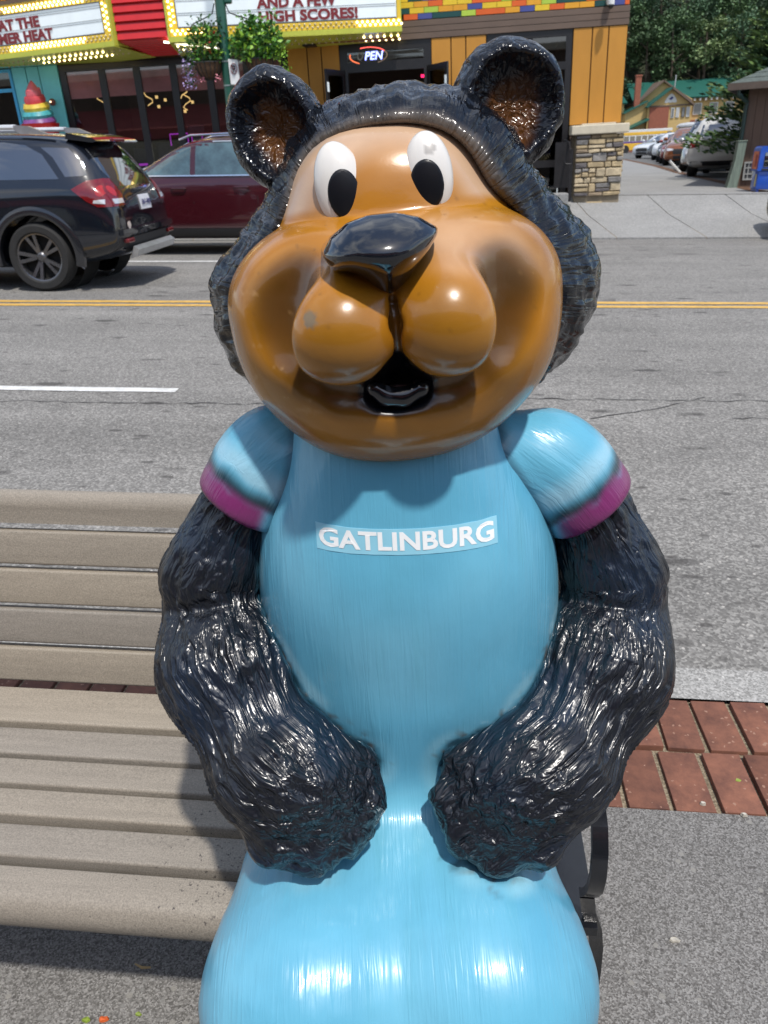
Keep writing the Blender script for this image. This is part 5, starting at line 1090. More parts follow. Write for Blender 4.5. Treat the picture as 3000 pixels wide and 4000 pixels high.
WH = wheel_meshes(.378, .235, .268, 5); WH2 = wheel_meshes(.335, .21, .235, 5)
def rimset(rm, m): r = rm.copy(); r.materials.clear(); r.materials.append(m); return r
RIMS = {('d', 0): rimset(WH[1], M_RIMD), ('l', 0): rimset(WH[1], M_RIML), ('l', 1): rimset(WH2[1], M_RIML)}
def add_wheels(car, xf, xr, tr, k=0, rim='d', z=None):
    W_ = (WH, WH2)[k]; R = (.378, .335)[k] if z is None else z
    for x in (xf, xr):
        for sy in (-1, 1):
            w_ = inst('wheel', W_[0], car, (x, sy*tr, R), (0, 0, 0 if sy > 0 else PI)); inst('rim', RIMS[(rim, k)], w_); inst('spoke_shade_disc', W_[2], w_)
def feat(car, name, poly, bvh, side, m, off=.004, skirt=.010, cuts=2, parent=None):
    """a panel, pane or lamp laid on the body: side 'L','R' take (x,z); 'B','F' take (y,z); 'T' takes (x,y)"""
    to3, d = {'L': (lambda u, v: (u, 1.6, v), (0, -1, 0)), 'R': (lambda u, v: (u, -1.6, v), (0, 1, 0)), 'B': (lambda u, v: (-3.5, u, v), (1, 0, 0)), 'F': (lambda u, v: (3.5, u, v), (-1, 0, 0)), 'T': (lambda u, v: (u, v, 3.0), (0, 0, -1))}[side]
    V, F = project_patch(poly, to3, d, bvh, off, skirt, cuts)
    mb = MB(); mb.add(V, F); return mb.build(name, m, parent or car, True, 40)
def both(car, name, poly, bvh, m, **k): return [feat(car, name, poly, bvh, s, m, **k) for s in ('L', 'R')]
def sideline(car, bvh, pts, w_=.006, m=None):
    for s in ('L',):
        P = pts; V = []
        poly = [(x-w_/2, z) for x, z in P]+[(x+w_/2, z) for x, z in P[::-1]]
        feat(car, 'door_gap', poly, bvh, s, m or M_SEAM, off=.0015, skirt=.003, cuts=1)

# ---- black SUV in the near lane, driving left
M_CARBLK = paintcar('black_car_paint', (.006, .008, .013), rough=.12)
suv = thing('black_suv', 'black SUV with silver roof rails and red tail lamps driving away to the left', 'car', (-6.30, 9.72, ground_z(-6.30, crown(9.7)+.004)), (0, TILT, 0))
suv.rotation_euler = (Matrix.Rotation(TILT, 3, 'Y') @ Matrix.Rotation(PI, 3, 'Z')).to_euler()
b0 = carbody(SUV); body = finish(b0, 'body', M_CARBLK, suv, [(1.44, .385, .455), (-1.44, .385, .455)]); bv = bvh_of(body)
add_wheels(suv, 1.44, -1.44, .80, 0, 'd')
for x in (1.44, -1.44):
    for sy in (-1, 1): mb = MB(); mb.lathe([(.452, .70*sy), (.452, .30*sy)], (x, 0, .385), 'y', 24); mb.build('wheel_liner', M_WELL, suv)
    for sy in (-1, 1):
        mb = MB(); arc_ = [math.radians(-12+204*k/24) for k in range(25)]
        mb.add([(x+r*math.cos(a), sy*y, .385+r*math.sin(a)) for a in arc_ for r, y in ((.448, .86), (.450, .932), (.478, .942), (.540, .918), (.546, .88))], [(i*5+j, (i+1)*5+j, (i+1)*5+j+1, i*5+j+1) for i in range(24) for j in range(4)]); mb.build('arch_flare', paintcar('arch_paint', (.012, .013, .016), rough=.2) if x > 0 and sy < 0 else bpy.data.materials['arch_paint'], suv, True, 50)
win1 = [(-.42, 1.19), (-.42, 1.575), (-1.15, 1.575), (-1.40, 1.545), (-1.60, 1.45), (-1.76, 1.25), (-1.80, 1.20)]
for w_ in (win1,): both(suv, 'side_window', [(x, z) for x, z in w_[::-1]], bv, M_TINT, cuts=3)
both(suv, 'side_window', [(.40, 1.17), (.28, 1.54), (-.32, 1.572), (-.32, 1.185)], bv, M_TINT, cuts=3); both(suv, 'side_window', [(1.02, 1.12), (.50, 1.46), (.49, 1.12)], bv, M_TINT)
both(suv, 'quarter_glass', [(-1.87, 1.22), (-1.72, 1.42), (-1.58, 1.52), (-1.88, 1.51), (-2.04, 1.36), (-2.10, 1.23)], bv, M_TINT, off=.002)
rw = feat(suv, 'rear_window', [(-.56, 1.11), (.56, 1.11), (.60, 1.26), (.53, 1.50), (-.53, 1.50), (-.60, 1.26)], bv, 'B', M_TINT, cuts=3)
mb = MB(); mb.tube([(-2.30, .0, 1.13), (-2.28, -.25, 1.20)], .010, 6); mb.build('wiper', M_PLAST, rw)
feat(suv, 'windscreen', [(-.62, 1.10), (.62, 1.10), (.55, 1.52), (-.55, 1.52)], bv, 'F', M_TINT, cuts=3)
# spoiler over the rear glass with the stop lamp
mb = MB(); mb.prism([(-1.86, 1.662), (-2.16, 1.605), (-2.20, 1.575), (-2.15, 1.560), (-1.95, 1.585), (-1.84, 1.60)], 'y', -.60, .60); spo = mb.build('spoiler', M_CARBLK, suv, True, 40)
mb = MB(); mb.box(-2.212, -2.172, -.17, .17, 1.572, 1.606, .008); mb.build('stop_lamp', M_TAIL, spo)
for sy in (-1, 1):
    mb = MB(); mb.tube([(.35, sy*.60, 1.615), (.30, sy*.60, 1.70), (-.5, sy*.605, 1.725), (-1.3, sy*.60, 1.725)], .026, 8); mb.build('roof_rail', M_RAILB, suv, True)
    mb = MB(); mb.prism([(-1.28, 1.745), (-1.28, 1.700), (-1.35, 1.655), (-1.72, 1.645), (-1.62, 1.67), (-1.45, 1.735)], 'y', sy*.60-.026, sy*.60+.026); mb.build('rail_foot', M_SILV, suv, True, 40)
    tl = feat(suv, 'tail_lamp', [(-1.94, 1.095), (-2.10, 1.180), (-2.24, 1.200), (-2.40, 1.170), (-2.43, 0.970), (-2.40, 0.910), (-2.22, 0.910), (-2.10, 0.970)], bv, 'L' if sy > 0 else 'R', M_TAIL, off=.012, skirt=.02, cuts=3)
    tb_ = feat(suv, 'tail_lamp', [(sy*.80, 0.910), (sy*.80, 1.170), (sy*.60, 1.160), (sy*.56, 1.030), (sy*.58, 0.920)][::sy], bv, 'B', M_TAIL, off=.012, skirt=.02, cuts=3)
    feat(suv, 'lamp_lens', [(-2.30, 0.940), (-2.30, 0.990), (-2.18, 0.980), (-2.17, 0.950)], bv, 'L' if sy > 0 else 'R', M_LENS, off=.016, parent=tl); feat(suv, 'lamp_lens', [(sy*.78, 0.940), (sy*.78, 0.990), (sy*.59, 0.990), (sy*.59, 0.940)][::sy], bv, 'B', M_LENS, off=.016, parent=tb_)
    feat(suv, 'lamp_bulb', [(-2.25+.055*math.cos(a), .1+.975+.06*math.sin(a)) for a in [2*PI*k/12 for k in range(12)]], bv, 'L' if sy > 0 else 'R', M_TAILB, off=.015, parent=tl); feat(suv, 'lamp_bulb', [(sy*.70+.05*math.cos(a), .1+.97+.055*math.sin(a)) for a in [2*PI*k/12 for k in range(12)]], bv, 'B', M_TAILB, off=.015, parent=tb_)
    mb = MB(); mb.box(-2.47, -2.40, sy*.66-.09, sy*.66+.09, .515, .565, .012); mb.build('reflector', M_TAIL, suv)
bp_ = feat(suv, 'bumper_step', [(-.80, .60), (.80, .60), (.80, .665), (-.80, .665)], bv, 'B', M_CARBLK, off=.05, skirt=.06, cuts=3)
feat(suv, 'lower_bumper', [(-.80, .40), (.80, .40), (.82, .57), (-.82, .57)], bv, 'B', M_PLAST, off=.018, skirt=.03, cuts=3)
mb = MB(); mb.add([(x, y, z) for y in (-.62, -.5, -.2, .2, .5, .62) for x, z in ((-2.40, .33), (-2.49, .36), (-2.515, .43), (-2.46, .47))], [(i*4+k, i*4+(k+1) % 4, (i+1)*4+(k+1) % 4, (i+1)*4+k) for i in range(5) for k in range(4)]+[(0, 3, 2, 1), (20, 21, 22, 23)]); mb.build('skid_plate', M_SILV, suv, True, 40)
pl = feat(suv, 'licence_plate', [(-.16, .84), (.16, .84), (.16, 1.0), (-.16, 1.0)], bv, 'B', M_PLATE, off=.014); V2, F2 = text_geo('B61-M0J', .25, .075, .02); mb = MB(); xq = bv.ray_cast(Vector((-3.5, 0, .92)), Vector((1, 0, 0)))[0].x-.024
solid_text(mb, V2, F2, lambda u_, v_: (xq, (.125-u_), .877+v_), Vector((-.003, 0, 0))); mb.build('lettering', M_INK, pl)
V2, F2 = text_geo('DODGE', .34, .028, .01); mb = MB()
for u_, v_ in []: pass
solid_text(mb, V2, F2, lambda u_, v_: (bv.ray_cast(Vector((-3.5, .17-u_, 1.055+v_)), Vector((1, 0, 0)))[0].x-.004, .17-u_, 1.055+v_), Vector((-.004, 0, 0))); mb.build('lettering', M_CHROME, suv)
feat(suv, 'badge', [(.46, .755), (.46, .78), (.64, .78), (.64, .755)][::-1], bv, 'B', M_CHROME, off=.006); feat(suv, 'round_sticker', [(.56+.040*math.cos(a), .70+.040*math.sin(a)) for a in [2*PI*k/16 for k in range(16)]], bv, 'B', mat('sticker', (.62, .52, .46), .5), off=.004)
fd = feat(suv, 'fuel_door', [(-1.14+.085*math.cos(a), .90+.085*math.sin(a)) for a in [2*PI*k/20 for k in range(20)]], bv, 'L', M_CARBLK, off=.004, skirt=.01); 
sideline(suv, bv, [(-.36, .42), (-.36, 1.10)]); sideline(suv, bv, [(-1.12, .86), (-1.02, 1.0), (-1.00, 1.11)] if False else [(-1.02, .84), (-.98, 1.11)]); sideline(suv, bv, [(.46, .42), (.46, 1.10)])
for x in (-.62, .22): mb = MB(); mb.tube([(x-.11, .905, .93), (x-.09, .935, .935), (x+.09, .935, .935), (x+.11, .905, .93)], .014, 8); mb.build('door_handle', M_CARBLK, suv, True)
both(suv, 'sill', [(.95, .24), (.95, .36), (-.95, .36), (-.95, .24)][::-1], bv, M_PLAST, off=.012)

# ---- maroon SUV in the far lane
M_CARMAR = paintcar('maroon_car_paint', (.050, .006, .010), metal=.2, rough=.2)
mar = thing('maroon_suv', 'dark maroon SUV with bright window trim passing behind the black one', 'car', (-4.08, 13.25, ground_z(-4.08, crown(13.25)+.004)))
mar.rotation_euler = (Matrix.Rotation(TILT, 3, 'Y') @ Matrix.Rotation(PI, 3, 'Z')).to_euler()
b0 = carbody(SUV, 1.03, 1.03); body = finish(b0, 'body', M_CARMAR, mar, [(1.50, .37, .44), (-1.46, .37, .44)]); bv = bvh_of(body); add_wheels(mar, 1.50, -1.46, .80, 0, 'l')
for x in (1.50, -1.46):
    for sy in (-1, 1): mb = MB(); mb.lathe([(.436, .70*sy), (.436, .30*sy)], (x, 0, .37), 'y', 24); mb.build('wheel_liner', M_WELL, mar)
W1 = [(1.05, 1.18), (.55, 1.50), (.22, 1.605), (.10, 1.61), (.10, 1.18)]; W2 = [(.02, 1.18), (.02, 1.615), (-.9, 1.62), (-.9, 1.18)]; W3 = [(-.98, 1.18), (-.98, 1.61), (-1.5, 1.58), (-1.95, 1.22)]
for w_ in (W1, W2, W3): both(mar, 'side_window', w_, bv, mat('blue_tinted_glass', (.05, .09, .10), .03, coat=1.0, spec=.8, ns=3, na=.5) if 'blue_tinted_glass' not in bpy.data.materials else bpy.data.materials['blue_tinted_glass'], cuts=3)
mb = MB()
for sy in (1, -1):
    def on(x, z, o=.012):
        for k in range(30):
            h = bv.ray_cast(Vector((x, 1.6*sy, z-.01*k)), Vector((0, -sy, 0)))[0]
            if h: return (h.x, h.y+o*sy, h.z)
        return (x, .7*sy, z)
    mb = MB(); mb.tube([on(x, 1.165) for x in np.linspace(1.12, -1.9, 24)], .016, 6); mb.build('belt_trim', M_CHROME, mar, True)
    mb = MB(); mb.tube([on(x, z) for x, z in ((1.10, 1.19), (.85, 1.345), (.57, 1.52), (.24, 1.622), (-.3, 1.632), (-.9, 1.637), (-1.5, 1.595), (-1.97, 1.22))], .013, 6); mb.build('window_trim', M_CHROME, mar, True)
    mb = MB(); mb.tube([(.30, sy*.55, 1.66), (.1, sy*.60, 1.72), (-.8, sy*.605, 1.745), (-1.7, sy*.59, 1.70), (-1.85, sy*.58, 1.66)], .018, 8); mb.build('roof_rail', M_CHROME, mar, True)
    mb = MB(); mb.tube([(.28-.11, sy*.905, .99), (.28-.09, sy*.935, .995), (.28+.09, sy*.935, .995), (.28+.11, sy*.905, .99)], .015, 8); mb.build('door_handle', M_CARMAR, mar, True)
    mb = MB(); mb.tube([(-.70-.11, sy*.905, 1.0), (-.70-.09, sy*.935, 1.005), (-.70+.09, sy*.935, 1.005), (-.70+.11, sy*.905, 1.0)], .015, 8); mb.build('door_handle', M_CARMAR, mar, True)
sideline(mar, bv, [(.06, .45), (.06, 1.15)]); sideline(mar, bv, [(-.94, .60), (-.94, 1.15)]); sideline(mar, bv, [(1.08, .45), (1.08, 1.13)])
both(mar, 'sill', [(1.0, .24), (1.0, .42), (-.95, .42), (-.95, .24)][::-1], bv, M_PLAST, off=.014); feat(mar, 'windscreen', [(-.64, 1.16), (.64, 1.16), (.57, 1.60), (-.57, 1.60)], bv, 'F', M_TINT, cuts=3)
mb = MB(); mb.box(-.9, -.74, -.08, .08, 1.745, 1.80, .02); mb.build('roof_pod', M_PLAST, mar)

# ---- the car park
def simple_car(name, label, prof, col, loc, rz, zs=1.0, ls=1.0, metal=.3, extras=(), group='cars in the car park'):
    c = thing(name, label, 'car', loc, (0, 0, rz), group); suvk = prof is SUV
    body = finish(carbody(prof, zs, ls, 1), 'body', paintcar(name+'_paint', col, metal), c, [(1.42*ls, .36, .41), (-1.42*ls, .36, .41)]); bv = bvh_of(body); add_wheels(c, 1.42*ls, -1.42*ls, .80, 0 if suvk else 1, 'l')
    t = 1.475*zs if suvk else 1.32*zs; bl = (1.13 if suvk else .99)*zs
    if suvk: sw = [[(.45*ls, bl), (.30*ls, t), (-.30*ls, t), (-.30*ls, bl)], [(1.0*ls, bl), (.52*ls, bl+.30), (.50*ls, bl)], [(-.38*ls, bl), (-.38*ls, t), (-1.2*ls, t), (-1.2*ls, bl)], [(-1.28*ls, bl), (-1.28*ls, t), (-1.7*ls, t-.04), (-2.0*ls, bl)]]
    else: sw = [[(.60*ls, bl), (.06*ls, t-.04), (-.40*ls, t+.02), (-.40*ls, bl)], [(-.46*ls, bl), (-.46*ls, t+.02), (-1.05*ls, t-.05), (-1.45*ls, bl)]]
    for w_ in sw: both(c, 'side_window', w_, bv, M_TINT)
    tw_ = .52 if suvk else .46
    feat(c, 'rear_window', [(-.56, bl), (.56, bl), (tw_, t-.03), (-tw_, t-.03)], bv, 'B', M_TINT); feat(c, 'windscreen', [(-.62, bl), (.62, bl), (tw_, t), (-tw_, t)], bv, 'F', M_TINT)
    hz = .74*zs if suvk else .64*zs
    for sy in (-1, 1):
        feat(c, 'headlight', [(sy*.72, hz-.05), (sy*.72, hz+.07), (sy*.42, hz+.03), (sy*.42, hz-.05)][::-sy], bv, 'F', M_LENS, off=.006); feat(c, 'tail_lamp', [(sy*.80, hz+.10), (sy*.80, hz+.26), (sy*.50, hz+.22), (sy*.50, hz+.14)][::sy], bv, 'B', M_TAIL, off=.006)
        h_ = feat(c, 'tail_lamp', [(-2.08*ls, hz+.14), (-2.38*ls, hz+.12), (-2.36*ls, hz+.24), (-2.15*ls, hz+.26)], bv, 'L' if sy > 0 else 'R', M_TAIL, off=.006)
    feat(c, 'grille', [(-.40, hz-.20), (.40, hz-.20), (.46, hz+.02), (-.46, hz+.02)], bv, 'F', M_PLAST, off=.006); feat(c, 'licence_plate', [(-.16, hz), (.16, hz), (.16, hz+.14), (-.16, hz+.14)], bv, 'B', M_PLATE, off=.008)
    feat(c, 'lower_bumper', [(-.74, .36), (.74, .36), (.74, .50), (-.74, .50)], bv, 'B', M_PLAST, off=.008); feat(c, 'lower_bumper', [(-.74, .32), (.74, .32), (.74, .46), (-.74, .46)], bv, 'F', M_PLAST, off=.008)
    for sy in (-1, 1):
        mb = MB(); mb.ball((.72*ls, sy*.99, bl+.06), .11, 8, (.6, 1, .75)); mb.build('mirror', body.data.materials[0], c, True)
        if suvk: mb = MB(); mb.tube([(.1*ls, sy*.60, 1.64*zs), (-.1*ls, sy*.605, 1.70*zs), (-1.5*ls, sy*.60, 1.70*zs), (-1.7*ls, sy*.59, 1.63*zs)], .02, 6); mb.build('roof_rail', M_SILV, c, True)
    return c
def lotpos(x, y): return (x, y, ground_z(x, .445))
A = math.radians
simple_car('white_suv', 'white SUV parked rear end out beside the dark conifer, nearest of the parked row', SUV, (.62, .62, .60), lotpos(8.55, 28.6), A(66), 1.04, 1.0, .0)
simple_car('silver_suv', 'silver SUV parked nose out, next to the white one', SUV, (.42, .42, .42), lotpos(9.35, 33.6), A(252), .92, .95, .5)
simple_car('blue_suv', 'dark blue SUV with silver roof rails parked rear end out behind the silver one', SUV, (.030, .045, .085), lotpos(10.3, 36.9), A(72), 1.08, 1.02, .4)
simple_car('orange_suv', 'copper brown SUV parked nose out in the middle of the row', SUV, (.26, .085, .03), lotpos(10.7, 42.0), A(250), .98, .95, .4)
simple_car('red_hatchback', 'dark red hatchback parked left of the copper brown SUV', SEDAN, (.20, .02, .015), lotpos(11.3, 45.6), A(250), 1.02, .9, .3)
simple_car('black_sedan', 'black sedan parked in shadow left of the red hatchback', SEDAN, (.012, .012, .014), lotpos(12.0, 49.4), A(250), 1.0, .95, .3)
simple_car('white_hatchback', 'white hatchback parked nose out toward the far end of the row', SEDAN, (.60, .61, .62), lotpos(12.9, 54.6), A(248), 1.08, .95, .0)
simple_car('white_sedan', 'white sedan at the far end of the parked row, by the bus', SEDAN, (.58, .60, .62), lotpos(13.6, 60.5), A(225), 1.08, 1.0, .0)
gx = simple_car('grey_van', 'grey wagon with a pale roof box standing behind the parked row', SUV, (.10, .10, .11), lotpos(14.6, 58.0), A(165), 1.0, 1.0, .3)
mb = MB(); mb.tube([(.7, 0, 1.93), (.5, 0, 1.95), (0, 0, 1.96), (-.9, 0, 1.94), (-1.2, 0, 1.90)], [.05, .20, .26, .25, .12], 12)
for v in mb.V: v.y *= 1.5; v.z = 1.93+(v.z-1.93)*.75
rb = tag(mb.build('roof_box', mat('pale_roof_box', (.42, .43, .44), .35), None, True), 'pale grey roof box strapped on the grey wagon', 'roof box'); rb.matrix_world = Matrix.Translation(gx.location) @ Matrix.Rotation(gx.rotation_euler.z, 4, 'Z')
cr_ = simple_car('cream_car', 'cream coloured car nosing in at the right edge of the picture on the apron', SEDAN, (.62, .52, .26), (7.80, 14.9, ground_z(7.80, -.05)), PI-.05, 1.0, 1.0, .0, group=None)
# the bus behind the parked row
bus = thing('trolley_bus', 'yellow and white trolley bus with purple stripes behind the parked cars', 'bus', (19.8, 92.0, ground_z(19.8, .45)), (0, 0, A(4)))
for nm, (z0, z1), m, ins in (('lower_body', (.35, 1.0), mat('bus_yellow', (.70, .40, .03), .4, coat=.4), 0), ('stripe', (1.0, 1.16), mat('bus_purple', (.12, .05, .22), .4), .004), ('window_band', (1.16, 1.72), mat('bus_white', (.62, .62, .60), .4), 0), ('upper_body', (1.72, 2.0), bpy.data.materials['bus_yellow'], .003), ('roof', (2.0, 2.25), bpy.data.materials['bus_white'], -.03)):
    mb = MB(); mb.box(-4.2-ins, 1.55+ins, -1.2-ins, 1.2+ins, z0, z1, .03); mb.build(nm, m, bus)
for k in range(8): mb = MB(); mb.box(-4.0+.62*k, -4.0+.62*k+.5, -1.215, -1.19, 1.22, 1.66); mb.build('window', M_TINT, bus)
mb = MB(); mb.box(1.0, 1.45, -1.215, -1.19, .5, 1.95); mb.build('door', M_TINT, bus)
for x in (-3.2, .4):
    for y in (-1.1, 1.1): mb = MB(); mb.tube([(x, y-.12, .42), (x, y+.12, .42)], .42, 20); mb.build('wheel', M_TYRE, bus, True)
# ================================================================== far right: shed, lodge, wooded hill
shed = thing('brown_shed', 'small brown board shed with a grey shingle roof at the car park entrance', 'shed')
M_SHED = mat('brown_board', (.125, .078, .055), .7, ns=4, na=.15, stretch=(14, 14, .6), bump=.25, bs=20, bd=.004); M_SHEDD = mat('dark_brown_board', (.06, .042, .038), .7); M_SHING = mat('grey_green_shingle', (.085, .105, .095), .9, ns=14, na=.35, bump=.5, bs=40, bd=.01); M_FASC = mat('brown_fascia', (.10, .075, .06), .7)
SX, SY, SZ = 6.50, 20.7, ground_z(6.5, .44)
SHR = Matrix.Translation((SX, SY, 0)) @ Matrix.Rotation(-.36, 4, 'Z') @ Matrix.Translation((-SX, -SY, 0)); shtf = lambda p: SHR @ Vector(p)
def sh(fn, nm, m, p=shed): mb = MB(shtf); fn(mb); return mb.build(nm, m, p)
sh(lambda b: b.box(SX+.0, SX+5.0, SY+.04, SY+4.0, SZ-.6, 2.30), 'wall', M_SHED)
for k in range(3): sh(lambda b: b.box(SX+.0+.185*k, SX+.18+.185*k, SY-.012, SY+.038, SZ-.3, 2.28, .004), 'board', M_SHED)
for k in range(8): sh(lambda b: b.box(SX-.012, SX+.038, SY+.04+.30*k, SY+.335+.30*k, SZ-.3, 2.28, .004), 'board', M_SHED)
dr = sh(lambda b: b.box(SX+.57, SX+1.5, SY-.03, SY+.03, SZ-.1, 2.16), 'door', M_SHEDD); sh(lambda b: b.box(SX+1.5, SX+1.62, SY-.04, SY+.03, SZ-.1, 2.2), 'door_jamb', M_SHED)
HX, HY = 2.2, 2.2
for k in range(9):
    t0, t1 = k/9, (k+1)/9+.02; z0_, z1_ = 2.36+t0*.92, 2.36+t1*.92; xa, xb = SX-.42+t0*HX, SX-.42+t1*HX; ya, yb2 = SY-.45+t0*HY, SY-.45+t1*HY
    sh(lambda b: b.add([(xa, ya, z0_+.045), (SX+6, ya, z0_+.045), (SX+6, yb2, z1_+.03), (xb, yb2, z1_+.03), (xa, ya, z0_), (SX+6, ya, z0_), (SX+6, yb2, z1_-.02), (xb, yb2, z1_-.02)], [(0, 1, 2, 3), (4, 7, 6, 5), (0, 4, 5, 1), (1, 5, 6, 2), (2, 6, 7, 3), (3, 7, 4, 0)]), 'shingle_course', M_SHING)
sh(lambda b: b.add([(SX-.42, SY-.45, 2.395), (SX-.42+HX, SY-.45+HY, 3.32), (SX-.42+HX, SY+3.2, 3.32), (SX-.42, SY+4.4, 2.395), (SX-.42, SY-.45, 2.36), (SX-.42+HX, SY-.45+HY, 3.28), (SX-.42+HX, SY+3.2, 3.28), (SX-.42, SY+4.4, 2.36)], [(0, 1, 2, 3), (4, 7, 6, 5), (0, 4, 5, 1), (1, 5, 6, 2), (2, 6, 7, 3), (3, 7, 4, 0)]), 'hip_slope', M_SHING)
sh(lambda b: b.prism([(SX-.44, 2.26), (SX+6, 2.26), (SX+6, 2.40), (SX-.44, 2.40)], 'y', SY-.48, SY-.452), 'fascia', M_FASC)
sh(lambda b: b.prism([(SY-.45, 2.26), (SY-.45, 2.40), (SY+4.4, 2.40), (SY+4.4, 2.26)], 'x', SX-.44, SX-.40), 'fascia', M_FASC)
sh(lambda b: b.tube([(SX-.20, SY-.40, 2.30), (SX-.20, SY-.38, 2.18), (SX-.02, SY-.08, 2.02), (SX-.03, SY-.06, 1.9), (SX-.06, SY-.06, SZ+.1)], .045, 10), 'downspout', mat('dark_green_pipe', (.02, .05, .045), .4))
vt = thing('vent_grille', 'whitish square vent grille low on the brown shed wall', 'vent'); M_VENT = mat('weathered_white', (.36, .36, .34), .7, ns=30, na=.2)
vx0, vx1, vz0, vz1 = 6.60, 6.90, .36, .76; vy = SY-.016
mb = MB(shtf); [mb.box(a, b_, vy-.035, vy, c, d) for a, b_, c, d in ((vx0, vx0+.035, vz0, vz1), (vx1-.035, vx1, vz0, vz1), (vx0+.035, vx1-.035, vz0, vz0+.035), (vx0+.035, vx1-.035, vz1-.035, vz1))]; mb.build('frame', M_VENT, vt)
for k in (1, 2):
    mb = MB(shtf); mb.box(vx0+.035, vx1-.035, vy-.026, vy-.005, vz0+k*(vz1-vz0)/3-.012, vz0+k*(vz1-vz0)/3+.012); mb.build('bar', M_VENT, vt)
    mb = MB(shtf); mb.box(vx0+k*(vx1-vx0)/3-.012, vx0+k*(vx1-vx0)/3+.012, vy-.022, vy-.004, vz0+.035, vz1-.035); mb.build('bar', M_VENT, vt)
mb = MB(shtf); mb.box(vx0+.03, vx1-.03, vy-.003, vy-.001, vz0+.03, vz1-.03); mb.build('mesh', mat('vent_dark', (.10, .10, .105), .8), vt)
gp_ = thing('green_post', 'weathered green wooden post splayed at its foot beside the shed', 'post'); zb = ground_z(6.3, .44); px, py = 6.36, 20.45
M_GPOST = mat('weathered_green_wood', (.15, .19, .155), .85, ns=5, na=.3, stretch=(8, 8, .6), bump=.4, bs=20, bd=.006)
mb = MB(); mb.add([(px-.06, py-.08, 1.20), (px+.13, py-.08, 1.20), (px+.13, py+.1, 1.20), (px-.06, py+.1, 1.20), (px-.08, py-.09, .8), (px+.10, py-.09, .8), (px+.10, py+.1, .8), (px-.08, py+.1, .8), (px-.20, py-.12, zb), (px+.03, py-.12, zb), (px+.03, py+.1, zb), (px-.20, py+.1, zb)], [(3, 2, 1, 0), (8, 9, 10, 11)]+[(r*4+k, r*4+(k+1) % 4, (r+1)*4+(k+1) % 4, (r+1)*4+k) for r in (0, 1) for k in range(4)]); mb.build('post', M_GPOST, gp_)
mb = MB(); mb.box(px-.075, px+.145, py-.095, py+.115, 1.20, 1.225, .008); mb.build('post_cap', M_GPOST, gp_)
# newspaper box
nb_ = thing('newspaper_box', 'blue newspaper vending box with orange side poster in front of the shed', 'newspaper box', (6.20, 18.5, ground_z(6.2, .44)), (0, TILT, 0)); M_NBLUE = mat('blue_enamel', (.012, .075, .42), .35, coat=.5, ns=5, na=.08)
def nbp(fn, nm, m): mb = MB(); fn(mb); return mb.build(nm, m, nb_, True, 35)
up_ = lambda b: b.prism([(.0, .42), (.55, .42), (.55, .86), (.50, .91), (.06, .91), (.0, .85)], 'x', -.03, .48)
mb = MB(); mb.prism([(-.03, .42), (.48, .42), (.48, .84), (.46, .88), (.42, .90), (.03, .90), (-.01, .88), (-.03, .84)], 'y', .0, .42); mb.build('cabinet', M_NBLUE, nb_, True, 35)
nbp(lambda b: b.box(.01, .46, .03, .40, .06, .418, .01), 'pedestal', M_NBLUE); 
for x in (.03, .40): nbp(lambda b: b.box(x, x+.05, .05, .38, -.02, .06), 'foot', M_NBLUE)
nbp(lambda b: b.box(.07, .41, -.012, -.002, .50, .78, .008), 'window', M_TINT); nbp(lambda b: b.box(.05, .43, -.02, -.002, .43, .47, .006), 'handle_slot', M_PLAST)
nbp(lambda b: b.box(-.042, -.031, .06, .36, .46, .80), 'side_poster', mat('orange_poster', (.55, .16, .08), .5, ns=9, na=.3)); nbp(lambda b: b.box(-.045, -.043, .10, .2, .50, .74), 'poster_stripe', mat('dark_red_print', (.25, .02, .01), .5)); nbp(lambda b: b.box(.004, .009, .10, .16, .12, .36), 'side_stripe', mat('yellow_print', (.6, .5, .1), .5))
wp = thing('leaning_post', 'short pale parking post leaning at the edge of the car park', 'post'); mb = MB(); mb.tube([(7.62, 30.6, ground_z(7.6, .44)), (7.30, 30.9, .55)], .05, 8); mb.build('shaft', mat('pale_post', (.50, .50, .48), .6), wp); mb = MB(); mb.tube([(7.30, 30.9, .55), (7.285, 30.915, .58)], .053, 8); mb.build('cap', M_SILV, wp)

